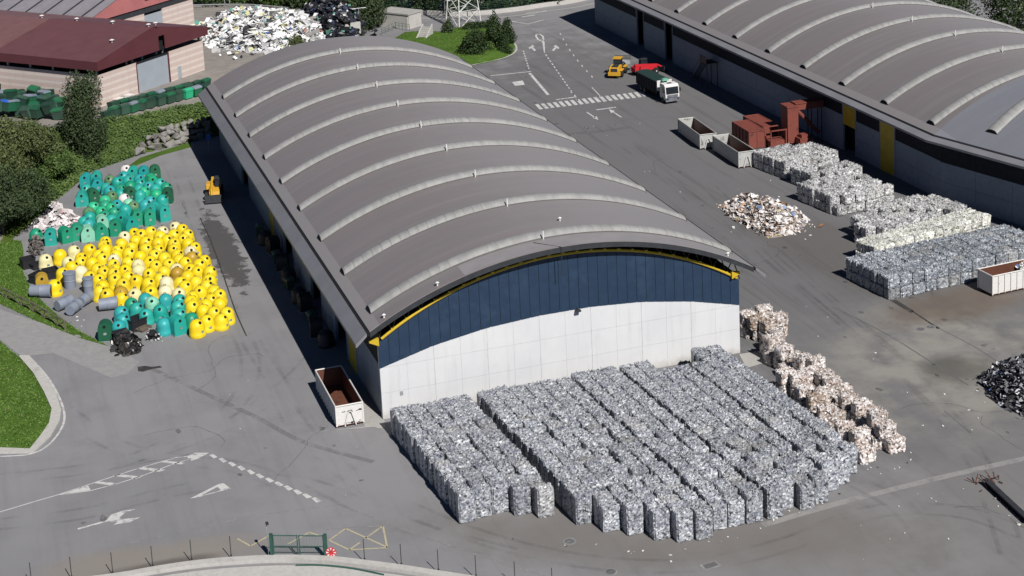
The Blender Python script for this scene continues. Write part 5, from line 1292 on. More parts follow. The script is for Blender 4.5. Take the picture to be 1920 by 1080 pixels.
mb.box((-2.4, 1.2, 2.75), (2.7, 0.16, 0.16)); mb.box((-2.4, -1.2, 2.75), (2.7, 0.16, 0.16)); mb.box((-2.4, 0, 0.7), (2.4, 2.0, 0.9)); mb.build('feed_frame', MT['redbox'], t)
mb = MB()
for x in (3.2, 4.8):
    for y in (-.6, .6): mb.box((x, y, 2.6), (0.12, 0.12, 5.2))
mb.build('support', MT['dark'], t)

# ================================================================ vehicles
def wheel(parent, c, r, w, hub='steel'):
    mb = MB(); mb.lathe([(r*0.6, -w/2), (r*0.92, -w/2), (r, -w*0.3), (r, w*0.3), (r*0.92, w/2), (r*0.6, w/2)], 20)
    o = mb.build('wheel', MT['black'], parent, smooth=True); o.rotation_euler = (0, pi/2, 0); o.location = c
    mb = MB(); mb.cyl((0, 0, 0), r*0.58, w*0.9, n=14); mb.cyl((0, 0, 0), r*0.2, w*1.05, n=10); mb.build('rim', MT[hub], o)
    return o
# truck (cab towards the camera, local -Y)
t = thing('tipper_truck', 'white cab truck with a dark green sheeted load body', 'truck', (71.6, 99.2, 0), 0.03)
mb = MB(); mb.box((0, 1.4, 0.85), (0.9, 9.0, 0.3)); mb.build('chassis', MT['dark'], t)
mb = MB(); mb.prism([(-5.65, 0.55), (-5.75, 1.3), (-5.55, 2.9), (-5.2, 3.15), (-3.75, 3.15), (-3.6, 2.9), (-3.6, 0.9), (-4.0, 0.75), (-4.6, 1.1), (-5.2, 0.75)], -1.22, 1.22, 'YZ'); cab = mb.build('cab', MT['white'], t)
mb = MB(); mb.prism([(-5.79, 1.65), (-5.60, 2.75), (-5.52, 2.75), (-5.7, 1.65)], -1.08, 1.08, 'YZ'); mb.build('windscreen', MT['glass'], cab)
for s in (-1, 1):
    mb = MB(); mb.prism([(-5.35, 1.75), (-5.25, 2.65), (-4.4, 2.65), (-4.4, 1.75)], s*1.215, s*1.24, 'YZ'); mb.build('side_window', MT['glass'], cab)
    mb = MB(); mb.box((s*1.42, -5.65, 2.2), (0.22, 0.12, 0.6)); mb.build('mirror', MT['black'], cab)
    mb = MB(); mb.box((s*0.95, -5.83, 0.85), (0.4, 0.08, 0.2)); mb.build('headlight', MT['glass'], cab)
mb = MB(); mb.box((0, -5.75, 0.72), (2.46, 0.22, 0.6)); mb.box((0, -5.78, 1.3), (1.9, 0.1, 0.42)); mb.build('bumper', MT['truckgrey'], cab)
mb = MB(); mb.box((0, -4.6, 3.2), (0.7, 0.5, 0.08)); mb.build('roof_hatch', MT['dark'], cab)
mb = MB(); mb.box((0, 1.5, 2.05), (2.5, 8.3, 2.0)); 
for i in range(9):
    for s in (-1, 1): mb.box((s*1.28, -2.5+i*1.0, 2.05), (0.08, 0.1, 1.95))
mb.build('load_body', MT['claddark'], t)
mb = MB(); n = 10; pf = [(-1.3, 3.0), (1.3, 3.0), (1.28, 3.12), (0.7, 3.24), (0, 3.28), (-.7, 3.24), (-1.28, 3.12)]; mb.prism(pf, -2.6, 5.6); mb.build('tarpaulin', MT['tarp'], t)
mb = MB(); mb.prism([(-1.31, 1.6), (1.31, 1.9), (1.31, 3.3), (-1.31, 3.3)], -2.8, -2.66); mb.build('headboard', MT['white'], t)
mb = MB(); mb.prism([(-.7, 3.3), (.5, 3.3), (.35, 3.62), (-.1, 3.7), (-.55, 3.6)], -3.5, -2.9); mb.build('folded_cover', MT['greencloth'], t)
for y in (-4.6, 2.6, 4.0):
    for s in (-1, 1): wheel(t, (s*1.02, y, 0.52), 0.52, 0.4)
# wheel loader with a caged bucket, tail to the camera
def loader(lab, base, rz, kind='loader', col='machine'):
    t = thing('wheel_loader', lab, 'loader', base, rz)
    mb = MB(); mb.prism([(-3.1, 0.95), (-3.2, 1.5), (-3.0, 2.05), (-1.0, 2.25), (-1.0, 0.95)], -0.95, 0.95, 'YZ'); mb.box((0, -3.15, 0.95), (2.3, 0.5, 0.7)); b = mb.build('engine_body', MT[col], t)
    mb = MB(); mb.box((0, -1.9, 2.2), (1.15, 1.7, 0.14)); mb.box((0, -3.2, 1.55), (1.2, 0.16, 0.75)); mb.build('grille', MT['dark'], b)
    mb = MB()
    for s in (-1, 1):
        for q in (-1.75, 1.35): mb.box((s*1.08, q, 1.42), (0.62, 1.7, 0.14))
    mb.build('mudguard', MT[col], t)
    mb = MB(); mb.box((0, -0.1, 2.45), (1.55, 1.6, 1.6), top=(.86, .86)); c = mb.build('cab', MT['glass'], t)
    mb = MB(); mb.box((0, -0.1, 3.30), (1.6, 1.75, 0.16)); mb.build('cab_roof', MT['machine'], c)
    mb = MB(); mb.box((0, 1.2, 1.1), (1.1, 2.2, 0.7)); mb.build('front_frame', MT['dark'], t)
    mb = MB()
    for s in (-.5, .5): mb.tube([(s, 0.8, 2.0), (s, 2.3, 1.9), (s, 3.6, 1.2)], 0.16, 8)
    mb.tube([(-.5, 2.3, 1.9), (.5, 2.3, 1.9)], 0.12, 8); mb.tube([(0, 0.9, 1.8), (0, 3.3, 2.1)], 0.11, 8); mb.build('lift_arm', MT['dark'], t)
    mb = MB(); pr = [(3.4, 0.45), (5.0, 0.35), (4.95, 0.5), (3.75, 0.62), (3.6, 1.3), (3.9, 1.95), (3.75, 2.0), (3.4, 1.3)]
    mb.prism(pr, -1.5, 1.5, 'YZ')
    for s in (-1, 1): mb.prism([(3.45, 0.5), (4.9, 0.45), (3.9, 1.95), (3.5, 1.3)], s*1.5, s*1.42, 'YZ')
    bu = mb.build('bucket', MT['steel'] if kind == 'loader' else MT['dark'], t)
    mb = MB()
    for i in range(13): mb.tube([(-1.5+0.25*i, 3.8, 1.95), (-1.5+0.25*i, 4.1, 2.75)], 0.035, 5)
    for z in (2.3, 2.75): mb.tube([(-1.5, 3.95+(z-2.3)*0.36, z), (1.5, 3.95+(z-2.3)*0.36, z)], 0.045, 5)
    mb.build('cage', MT['dark'], bu)
    for y in (-1.75, 1.35):
        for s in (-1, 1): wheel(t, (s*1.08, y, 0.72), 0.72, 0.5, 'machine' if kind != 'loader' else 'dark')
    return t
loader('yellow wheel loader with a caged bucket by the zebra crossing', (71.3, 115.6, 0), -0.62).scale = (.92, .92, .92)
# telehandlers
def telehandler(lab, base, rz, col, hub, boom_up=0.10):
    t = thing('telehandler', lab, 'telehandler', base, rz)
    mb = MB(); mb.prism([(-2.4, 0.75), (-2.45, 1.5), (-1.6, 1.75), (0.6, 1.45), (2.0, 1.25), (2.2, 0.75)], -0.85, 0.55, 'YZ'); mb.build('chassis', MT[col], t)
    mb = MB(); mb.box((0.75, -0.9, 1.35), (0.6, 1.6, 0.75), top=(.9, .8)); mb.build('engine_cover', MT[col], t)
    mb = MB(); mb.box((-0.62, -0.1, 1.85), (0.85, 1.5, 1.5), top=(.9, .8)); c = mb.build('cab', MT['glass'], t)
    mb = MB(); mb.box((-0.62, -0.1, 2.64), (0.86, 1.35, 0.10)); mb.build('cab_roof', MT['dark'], c)
    mb = MB(); z1 = 1.9; mb.prism([(-2.3, z1-0.2), (-2.3, z1+0.22), (2.2, z1+0.2-0.5), (2.2, z1-0.15-0.5)], 0.02, 0.36, 'YZ'); mb.prism([(2.2, z1-.22-.4), (2.2, z1+.1-.4), (3.1, z1-0.75), (3.1, z1-1.05)], 0.07, 0.31, 'YZ'); mb.build('boom', MT[col], t)
    mb = MB(); mb.prism([(3.0, 0.25), (3.9, 0.2), (3.35, 0.5), (3.25, 1.1), (3.05, 1.1)], -1.15, 1.15, 'YZ'); mb.build('bucket', MT['dark'], t)
    for y in (-1.55, 1.5):
        for s in (-1, 1): wheel(t, (s*0.98, y, 0.58), 0.58, 0.4, hub)
    return t
telehandler('red telehandler parked behind the truck', (75.6, 113.6, 0), -1.42, 'red', 'white')
telehandler('yellow telehandler half in the shade beside the main hall', (-4.35, 78.6, 0), 2.95, 'machine', 'dark')

# clutter along the west wall; banks blackened, the shade put into their colour
rs_ = random.Random(12)
for i in range(12):
    y = 20+i*3.6+rs_.uniform(-.7, .7)
    if i % 3 == 2:
        o = dup(wp, (-1.4+rs_.uniform(-.2, .2), y, 0), pi/2+rs_.uniform(-.3, .3), 'refuse container in the shade of the main hall wall, %s from the front' % od(i+1), 'refuse containers in the shade of the main hall')
    else:
        o = dup(PRO['a'] if i % 2 else PRO['i'], (-1.3+rs_.uniform(-.3, .3), y, 0), -pi/2+rs_.uniform(-.3, .3), 'darkened bottle bank in the shade of the main hall wall, %s from the front' % od(i+1), 'bottle banks in the shade of the main hall', None, {'body': MT['blackbin'], 'sticker': MT['blackbin']})

# blue parking sign in the shade behind
p = G(392, 282); t = thing('traffic_sign', 'small square blue sign on a post in the hall shade', 'sign', (p.x, p.y, 0))
mb = MB(); mb.cyl((0, 0, 1.1), 0.04, 2.2, n=8); mb.build('post', MT['steel'], t)
mb = MB(); mb.box((0, -0.05, 2.1), (0.75, 0.03, 0.75)); mb.build('panel', MT['signblue'], t)

# ================================================================ brick buildings on the platform
B0 = Vector((-15.9, 119.4, PZ)); bz = atan2(17.5, 19.0)
br = thing('brick_warehouse', 'pale striped brick warehouse with a maroon roof and grey shutter', 'warehouse', B0, bz)
BL, BDp, BH = 25.9, 60.0, 5.2    # gable wall along local x, depth along local +y
mb = MB()
mb.box((4.45, 0.15, BH/2), (8.9, 0.3, BH)); mb.build('gable_wall', MT['brick'], br); mb = MB(); mb.box((21.45, 0.15, BH/2), (8.9, 0.3, BH)); mb.build('gable_wall', MT['brick'], br)
mb = MB(); mb.box((0.15, BDp/2+0.152, BH/2), (0.3, BDp-0.3, BH)); mb.build('side_wall', MT['brick'], br); mb = MB(); mb.box((BL-0.15, BDp/2+0.152, BH/2), (0.3, BDp-0.3, BH)); mb.build('side_wall', MT['brick'], br)
mb = MB(); mb.box((BL/2, 0.22, 2.45), (8.1, 0.12, 4.9)); sh = mb.build('shutter', MT['doorgrey'], br)
for x in (8.98, 16.92):
    mb = MB(); mb.box((x, 0.12, 2.7), (0.22, 0.3, 5.4)); mb.build('door_jamb', MT['maroonedge'], br); mb = MB(); mb.box((BL/2, 0.14, 5.1), (7.6, 0.3, 0.3)); mb.build('lintel', MT['dark'], br)
mb = MB(); mb.box((19.4, -0.012, 1.1), (0.85, 0.05, 2.1)); mb.build('door', MT['doorgrey'], br)
mb = MB()
for x in (0.3, 7.2, 8.6, 11, 14.5, 16.2, BL-0.4): mb.box((x, 0.5, BH+0.6), (0.28, 0.28, 1.2))
for i in range(1, 12): mb.box((0.5, i*5, BH+0.6), (0.3, 0.35, 1.2))
mb.build('pillar', MT['concrete'], br)
mb = MB(); mb.box((BL/2, BDp/2, 6.0), (BL-3, BDp-3, 0.1)); mb.build('ceiling', MT['void'], br)
zE, zT, zP = BH+0.95, BH+2.35, 10.4
ov = 0.7
mb = MB()
def rpl(x0, x1, y0, y1, z0, z1, mi):
    mb.add([(x0, y0, z0), (x0, y1, z0), (x1, y1, z1), (x1, y0, z1)], [(0, 1, 2, 3)], mi)
    mb.add([(x0, y0, z0-0.12), (x0, y1, z0-0.12), (x1, y1, z1-0.12), (x1, y0, z1-0.12)], [(3, 2, 1, 0)], mi)
rpl(-ov, BL/2, -ov, 22, zT, zP, 0); rpl(BL+ov, BL/2, -ov, 22, zT, zP, 0); rpl(-ov, BL/2, 22, BDp, zT, zP, 1); rpl(BL+ov, BL/2, 22, BDp, zT, zP, 1)
mb.build('roof', [MT['maroon'], MT['maroonlight']], br, fix=False)
mb = MB(); xg0, xg1 = -ov, BL+ov
pz = lambda x: zT+(zP-zT)*(1-abs(x-BL/2)/(BL/2+ov))
wx0, wx1 = BL/2+1.0, BL/2+2.5
mb.prism([(xg0, zE), (wx0, zE+0.05), (wx0, pz(BL/2)-0.1-0.35), (BL/2, pz(BL/2)-0.02), (xg0, zT-0.02)], -ov-0.08, -ov+0.05)
mb.prism([(wx1, zE+0.05), (xg1, zE), (xg1, zT-0.02), (wx1, pz(wx1)-0.02)], -ov-0.08, -ov+0.05)
mb.prism([(wx0, zE+2.4), (wx1, zE+2.4), (wx1, pz(wx1)-0.02), (wx0, pz(wx0)-0.02)], -ov-0.08, -ov+0.05)
mb.box((-ov-0.02, BDp/2, (zE+zT)/2-0.02), (0.12, BDp+ov*2-0.1, zT-zE)); mb.box((BL+ov+0.02, BDp/2, (zE+zT)/2-0.02), (0.12, BDp+ov*2-0.1, zT-zE)); mb.build('fascia', MT['maroonedge'], br)
mb = MB(); mb.box(((wx0+wx1)/2, 0.2, zE+1.4), (2.6, 0.1, 3.4)); mb.build('gable_opening', MT['void'], br)
for q, (x, y) in enumerate([(BL/2, 0.2), (BL/2, 8), (BL/2, 16), (BL/2, 24), (6.4, 2.4), (BL/2+6, 4)]):
    v = MB(); z = pz(x); v.cyl((x, y, z+0.2), 0.12, 0.4, n=8); v.cyl((x, y, z+0.45), 0.42, 0.14, n=10, r2=0.1); v.build('roof_vent', MT['white'], br)
# second brick building behind
B1 = G(365, 46, PZ); b2 = thing('brick_warehouse', 'far brick warehouse with salmon gable and grey striped roof', 'warehouse', (B1.x, B1.y, PZ), bz)
for c_, d_ in (((-4.5, 0.15, 2.6), (9.0, 0.3, 5.2)), ((-20.8, 0.15, 2.6), (13.4, 0.3, 5.2)), ((-0.15, 20, 2.6), (0.3, 39, 5.2))):
    mb = MB(); mb.box(c_, d_); mb.build('brick_wall', MT['brick'], b2)
mb = MB(); mb.box((-11.5, 0.22, 2.3), (5.0, 0.12, 4.6)); mb.build('shutter', MT['doorgrey'], b2)
mb = MB(); mb.box((-13, 0.1, 5.7), (28, 0.25, 1.2)); mb.build('window_band', MT['dark'], b2)
mb = MB(); mb.prism([(-28, 6.3), (0.8, 6.3), (0.8, 7.2), (-13.5, 11.6), (-28, 7.2)], -0.3, -0.1); gb = mb.build('gable', MT['salmon'], b2)
mb = MB(); mb.box((-12.8, -0.34, 8.6), (2.2, 0.06, 2.2)); mb.build('vent_grille', MT['dark'], gb)
mb = MB(); mb.add([(-28.6, -0.4, 7.1), (-28.6, 60, 7.1), (-13.5, 60, 11.7), (-13.5, -0.4, 11.7)], [(0, 1, 2, 3)]); mb.add([(1.2, -0.4, 7.1), (1.2, 60, 7.1), (-13.5, 60, 11.7), (-13.5, -0.4, 11.7)], [(3, 2, 1, 0)]); rf = mb.build('roof', MT['roof3'], b2, fix=False)
mb = MB()
for i in range(12):
    y = 2+i*4.6; mb.add([(-28.4, y, 7.2), (-28.4, y+0.5, 7.2), (-13.6, y+0.5, 11.74), (-13.6, y, 11.74)], [(0, 1, 2, 3)])
mb.build('roof_strip', MT['dark'], rf, fix=False)

# rubble, pallet slabs in front of the gable; rock wall under the bank
rs_ = random.Random(21)
def rockmesh(seed):
    r = random.Random(seed); bm = bmesh.new()
    for _ in range(13):
        bm.verts.new((r.uniform(-.62, .62), r.uniform(-.5, .5), r.uniform(-.42, .46)))
    bmesh.ops.convex_hull(bm, input=bm.verts)
    bmesh.ops.delete(bm, geom=[v for v in bm.verts if not v.link_faces], context='VERTS')
    bmesh.ops.bevel(bm, geom=bm.edges[:], offset=0.05, segments=1, affect='EDGES')
    bmesh.ops.recalc_face_normals(bm, faces=bm.faces)
    me = bpy.data.meshes.new('boulder'); bm.to_mesh(me); bm.free(); me.materials.append(MT['rock']); return me
RM = [rockmesh(i) for i in range(12)]
rows = [(0.0, 12, 1.15), (0.85, 11, 1.05), (1.65, 9, 1.0), (2.35, 7, 0.9)]
for rI, (z, nb, s) in enumerate(rows):
    for i in range(nb):
        u = (i+.5+rs_.uniform(-.2, .2))/12 if rI < 3 else 0.35+0.65*(i+.5)/nb
        if rI in (1, 2): u = 0.08*rI+(1-0.08*rI)*(i+.5)/nb
        x = -12.6+u*12.2; y = interp(x, YTOE)+0.2+z*0.42
        o = bpy.data.objects.new('boulder', rs_.choice(RM)); COL.objects.link(o); o.location = (x, y, z+0.4*s); o.rotation_euler = (rs_.uniform(-.3, .3), rs_.uniform(-.3, .3), rs_.uniform(0, 6.28))
        k_ = s*rs_.uniform(1.0, 1.55); o.scale = (k_*1.1, k_, k_)
        tag(o, 'pale boulder of the rock wall, %s course up, %s from left' % (od(rI+1), od(i+1)), 'boulder', 'boulders of the rock wall')
for i, (px, py, sx) in enumerate([(225, 186, 2.6), (238, 182, 2.2), (250, 186, 1.6)]):
    p = G(px, py, PZ+0.3); mb = MB()
    for q in range(4): mb.box((0, 0, 0.08+q*0.16), (sx, 1.4, 0.10)); mb.box((-.4*sx, 0, 0.15+q*0.16), (0.15, 1.3, 0.06)); mb.box((.4*sx, 0, 0.15+q*0.16), (0.15, 1.3, 0.06))
    tag(mb.build('panel_stack', MT['contwhite'], loc=(p.x, p.y, PZ), rz=bz), ['long stack of pale slabs against the striped brick gable', 'middle stack of pale slabs before the brick gable', 'short stack of pale slabs next to the grey shutter'][i], 'slab stack')

# ================================================================ plants
def leaves(blobs, n, size, seed, fill=0.55, flat_=0.0):
    """leaf cards over a set of ellipsoids (centre, radii): uneven outline, gaps, clumps"""
    r = random.Random(seed); mb = MB(); vol = [b[1][0]*b[1][1]+b[1][1]*b[1][2]+b[1][0]*b[1][2] for b in blobs]
    for b in r.choices(blobs, vol, k=n):
        while True:
            d = Vector((r.gauss(0, 1), r.gauss(0, 1), r.gauss(0, 1)))
            if d.length > 1e-3: d.normalize(); break
        rr = fill+(1.08-fill)*r.random()**0.6
        rr *= 1+0.22*noise.noise(d*2.6+Vector(b[0])*0.7)
        p = Vector(b[0])+Vector((d.x*b[1][0], d.y*b[1][1], d.z*b[1][2]))*rr
        if p.z < 0.02: continue
        nrm = (d+Vector((r.gauss(0, .6), r.gauss(0, .6), r.gauss(0, .6)))).normalized(); a = nrm.orthogonal().normalized()
        a = Matrix.Rotation(r.uniform(0, 6.28), 3, nrm) @ a; c = nrm.cross(a); s = size*r.uniform(.6, 1.35)
        mb.add([p-a*s*.5, p+c*s*.32, p+a*s*.5+nrm*s*.12, p-c*s*.32], [(0, 1, 2, 3)])
    return mb
def crown_blobs(w, d, h, z0, n, seed, taper=0.6):
    r = random.Random(seed); out = []
    for i in range(n):
        t = r.random(); zz = z0+(h-z0)*t; k = (1-taper*t*t)
        a = r.uniform(0, 6.28); q = r.random()**.5*0.62
        s = r.uniform(.30, .48)
        out.append(((cos(a)*q*w*k, sin(a)*q*d*k, zz*0.93), (w*s*k+.2, d*s*k+.2, (h-z0)*r.uniform(.16, .26)+.2)))
    return out
def plant(name, lab, cat, base, w, d, h, n, mat, seed, size=0.32, trunk=True, z0=0.25, nb=16, taper=0.6, group=None):
    t = thing(name, lab, cat, base, 0, group)
    bl = crown_blobs(w, d, h, h*z0, nb, seed, taper)
    leaves(bl, n, size, seed+1).build('crown', LM[mat], t, fix=False)
    if trunk:
        mb = MB(); mb.tube([(0, 0, -0.1), (0.05, 0, h*0.3), (0, 0.05, h*0.75)], [0.05*h**.9*0.4+.05, .04*h**.8*.5+.03, 0.03], 8)
        r = random.Random(seed)
        for i in range(5):
            b = r.choice(bl)[0]; mb.tube([(0, 0, h*r.uniform(.15, .4)), (b[0]*.5, b[1]*.5, b[2]*.75), b], [0.09, 0.06, 0.02], 6)
        mb.build('trunk', MT['bark'], t)
    return t
plant('bush', 'big olive green bush at the left edge of the bank', 'bush', (-33.5, 84, 1.2), 6.6, 6.6, 10.6, 15000, 'bush', 101, 0.32, nb=26, taper=0.45)
plant('bush', 'dark bush at the far left behind the green verge', 'bush', (-32.8, 73.5, 0.4), 5.6, 5.6, 9.2, 14000, 'dark', 102, 0.32, nb=22, taper=0.45)
plant('bush', 'tall olive bush below the refuse container jumble', 'bush', (-29.6, 92, 2.0), 5.8, 5.8, 9.0, 14000, 'bush', 103, 0.32, nb=24, taper=0.45)
plant('bush', 'dark spreading bush nearest the pale sheet pile', 'bush', (-29.5, 79, 0.4), 4.6, 4.6, 6.8, 12000, 'dark', 104, 0.30, nb=22, taper=0.45)
plant('bush', 'olive bush on the bank top under the containers', 'bush', (-26.5, 97.5, 2.6), 4.0, 4.0, 6.0, 9000, 'bush', 105, 0.30, nb=18, taper=0.45)
plant('tree', 'dark columnar tree standing before the brick warehouse corner', 'tree', (-19.6, 103.0, 1.2), 3.7, 3.7, 12.6, 20000, 'dark', 106, 0.30, z0=0.05, nb=40, taper=0.30)
plant('bush', 'low rounded bush at the foot of the columnar tree', 'bush', (-24.4, 93.5, 0.9), 3.4, 3.4, 4.4, 3600, 'ivy', 107, 0.36, nb=14)
# creepers over the bank: one mass
r = random.Random(31); mb = MB()
for _ in range(16000):
    x = r.uniform(-28, 3.0); a, b = interp(x, YTOE), interp(x, YTOP); y = r.uniform(a-0.3, b+0.3)
    h = hgt(x, y)
    if x > -12.6 and x < -0.4 and h < min(2.7, 0.7+(x+12.6)*0.3): continue
    p = Vector((x, y, h+r.uniform(0, .55)*(1+noise.noise((x*.5, y*.5, 3))))); nrm = Vector((r.gauss(0, .5), -0.5+r.gauss(0, .5), 1)).normalized(); q = Matrix.Rotation(r.uniform(0, 6.28), 3, nrm) @ nrm.orthogonal().normalized(); c = nrm.cross(q); s = r.uniform(.22, .5)
    mb.add([p-q*s*.5, p+c*s*.35, p+q*s*.5, p-c*s*.35], [(0, 1, 2, 3)])
tag(mb.build('ground_cover', LM['ivy'], fix=False), None, None, kind='stuff')
flat('verge_strip', [P2((232, 318), (262, 296), (357, 266), (358, 276), (300, 292), (245, 315))], MT['grass'], 0.02)
# island beyond the hall with shrubs, pylon, shed
isl = P2((700, 95), (760, 60), (830, 60), (880, 45), (950, 60), (965, 85), (962, 100), (930, 114), (880, 124), (840, 140), (780, 130))
verge('verge', isl, 0.7, 5000, seed=8)
flat('kerb', strip(smoothpath(P2((870, 127), (905, 118), (940, 111), (964, 100), (968, 88), (958, 74))), 0.35), MT['concrete_l'], 0.10)
p = G(892, 108); plant('shrub', 'large round dark shrub at the front of the island', 'shrub', (p.x, p.y+1.5, .2), 3.3, 3.3, 4.6, 5200, 'shrub', 121, 0.34, False, 0.1, 22, 0.5)
p = G(932, 98); plant('conifer', 'taller bushy conifer in the middle of the island', 'conifer', (p.x, p.y+1.0, .2), 2.6, 2.6, 6.6, 5200, 'shrub', 122, 0.32, True, 0.08, 26, 0.75)
p = G(952, 84); plant('conifer', 'conifer at the right end of the island', 'conifer', (p.x, p.y, .2), 2.0, 2.0, 4.6, 3200, 'shrub', 123, 0.32, True, 0.08, 18, 0.75)
p = G(918, 100); plant('shrub', 'small yellowish shrub between the round shrub and the conifer', 'shrub', (p.x, p.y-0.3, .1), 1.4, 1.4, 1.9, 1500, 'ivy', 124, 0.28, False, 0.05, 10)
p = G(843, 66); plant('shrub', 'small dark shrub at the foot of the pylon', 'shrub', (p.x, p.y, .1), 1.7, 1.7, 2.8, 2000, 'dark', 125, 0.30, False, 0.05, 12)
p = G(905, 60); plant('hedge', 'low dark hedge behind the pylon legs', 'hedge', (p.x, p.y+1.5, .1), 5.0, 1.6, 2.0, 2600, 'shrub', 126, 0.32, False, 0.05, 16)
p = G(948, 100); plant('shrub', 'small round shrub right of the conifer', 'shrub', (p.x, p.y, .1), 1.5, 1.5, 2.0, 1500, 'shrub', 127, 0.28, False, 0.05, 10)
plant('tree', 'dark spreading tree between the black heap and the shed', 'tree', (41.5, 176, 0), 4.6, 4.2, 12.5, 7500, 'dark', 128, 0.42, True, 0.12, 26, 0.3)
plant('shrub', 'olive shrub peeping over the hall roof by the heap', 'shrub', (G(545, 84, PZ).x, G(545, 84, PZ).y-4, PZ), 3.4, 2.0, 2.2, 2000, 'bush', 129, 0.3, False, 0.05, 12)
# wood behind the road
rs_ = random.Random(44); k_ = 0
for (x, y, w, h, m) in [(30, 215, 7, 11, 'dark'), (40, 212, 7, 12, 'dark'), (49, 207, 6, 11, 'dark'), (57, 201, 6, 11, 'dark'), (65, 196, 6, 11, 'shrub'), (73, 193, 6, 11, 'dark'), (81, 193, 6, 10, 'shrub'), (89, 196, 6, 11, 'dark'), (97, 198, 6, 10, 'dark'), (22, 228, 8, 12, 'dark'), (12, 238, 8, 12, 'bush'), (2, 246, 8, 11, 'bush'), (52, 216, 7, 12, 'dark'), (68, 208, 7, 12, 'dark'), (84, 206, 7, 12, 'dark'), (34, 228, 7, 12, 'dark'), (-8, 258, 8, 11, 'bush'), (104, 190, 6, 10, 'dark')]:
    k_ += 1
    y -= 13 if x > 55 else 10 if x > 35 else 16
    plant('tree', 'dark broadleaf tree behind the far parapet, %s of the wood' % od(k_), 'tree', (x, y, 0 if x > 30 else 3.0), w*.95, w*.8, h, 4200, m, 200+k_, 0.55, True, 0.08, 20, 0.4, 'trees behind the far road')
for i, (x, y, w, h, m) in enumerate([(133, 112, 6, 12, 'dark'), (138, 100, 6, 13, 'shrub'), (136, 88, 6, 12, 'pale'), (141, 78, 6, 13, 'bush'), (136, 70, 6, 12, 'dark'), (146, 90, 7, 15, 'dark'), (150, 76, 7, 15, 'dark'), (148, 106, 7, 15, 'dark'), (136, 58, 5, 10, 'shrub'), (142, 120, 7, 14, 'dark'), (156, 96, 7, 17, 'dark'), (158, 82, 7, 17, 'shrub')]):
    plant('tree', ['dark tree', 'mid green tree', 'pale olive tree', 'olive tree', 'dense dark tree', 'tall dark tree'][i % 6] + ' beyond the right hall roof, %s from the far end' % od(i+1), 'tree', (x, y, 0), w*.8, w*.8, h, 3200, m, 240+i, 0.5, True, 0.1, 20, 0.4, 'trees beyond the right hall')
for i, (px, py) in enumerate([(380, 9), (415, 9), (450, 8), (485, 9), (525, 12), (570, 14), (620, 16), (655, 18)]):
    p = G(px, py, PZ)
    plant('tree', 'green tree behind the guard rail and waste heaps, %s from the left' % od(i+1), 'tree', (p.x, p.y+1, PZ), 5.0, 3.0, 7.0, 3200, 'dark' if i % 2 else 'ivy', 280+i, 0.5, True, 0.05, 18, 0.3, 'trees behind the waste heaps')
# pampas tufts by the pylon
for i, (px, py) in enumerate([(885, 18), (903, 20), (918, 18)]):
    p = G(px, py); t = thing('pampas_grass', ['pale pampas clump left of the pylon mast', 'pale pampas clump in the middle behind the pylon', 'pale pampas clump right of the pylon mast'][i], 'plant', (p.x, p.y, 0))
    r = random.Random(i); mb = MB(); fb = MB()
    for _ in range(60):
        a = r.uniform(0, 6.28); l = r.uniform(1, 2.2); d = Vector((cos(a), sin(a), 0)); q = Vector((-d.y, d.x, 0))*.05
        mb.add([-q, q, d*l*.5+Vector((0, 0, l*.8))], [(0, 1, 2)])
    for _ in range(16):
        a = r.uniform(0, 6.28); l = r.uniform(1.8, 2.6); d = Vector((cos(a)*.3, sin(a)*.3, 1)); fb.tube([d*l*.65, d*l*.85, d*l], [.05, .16, .03], 6)
    mb.build('blades', LM['ivy'], t, fix=False); fb.build('plumes', MT['contwhite'], t)

# ================================================================ pylon, lamps, shed, parapet
L0 = [G(854, 60), G(897, 54), G(885, 36), G(842, 40)]
c = sum(L0, Vector())/4; s = 2.6
t = thing('transmission_tower', 'white steel lattice pylon on the green island', 'pylon', (c.x, c.y, 0), 0.25)
cor = [Vector((-s, -s, 0)), Vector((s, -s, 0)), Vector((s, s, 0)), Vector((-s, s, 0))]
HT = 26.0; lv = lambda q, z: Vector((q.x*(1-z/HT*.82), q.y*(1-z/HT*.82), z))
for q in cor:
    mb = MB(); mb.tube([lv(q, 0), lv(q, HT)], 0.11, 6); mb.build('leg', MT['white'], t)
mb = MB(); zs = [0, 3.4, 6.4, 9.2, 11.8, 14.2, 16.5, 18.7, 20.8, 22.8, 24.6]
for za, zb in zip(zs, zs[1:]):
    for a, b in zip(cor, cor[1:]+cor[:1]):
        mb.tube([lv(a, za), lv(b, zb)], 0.06, 5); mb.tube([lv(b, za), lv(a, zb)], 0.06, 5); mb.tube([lv(a, zb), lv(b, zb)], 0.05, 5)
mb.build('bracing', MT['white'], t)
mb = MB()
for z, w in ((19, 6), (23, 4.5)):
    for sg in (-1, 1): mb.tube([(-w, sg*.3, z), (w, sg*.3, z)], .08, 5)
    mb.tube([(-w, 0, z), (0, 0, z+1.2), (w, 0, z)], .06, 5)
mb.build('cross_arm', MT['white'], t)
def lamp(px, py, h, lab, double=True, z=0.0):
    p = G(px, py, z); t = thing('street_lamp', lab, 'street lamp', (p.x, p.y, z))
    mb = MB(); mb.tube([(0, 0, 0), (0, 0, h)], [.12, .07], 8); mb.build('pole', MT['steel'], t)
    mb = MB(); mb.tube([(-1.0 if double else 0, 0, h), (1.0, 0, h)], .05, 6); mb.build('arm', MT['steel'], t)
    for sg in ((-1, 1) if double else (1,)):
        mb = MB(); mb.box((sg*1.1, 0, h), (0.8, 0.28, 0.12), top=(.8, .7)); mb.build('lamp_head', MT['steel'], t)
lamp(676, 78, 6.6, 'grey double headed street lamp beside the black heap', True, 0.6)
lamp(835, 34, 3.6, 'short slender lamp post left of the pylon', False)
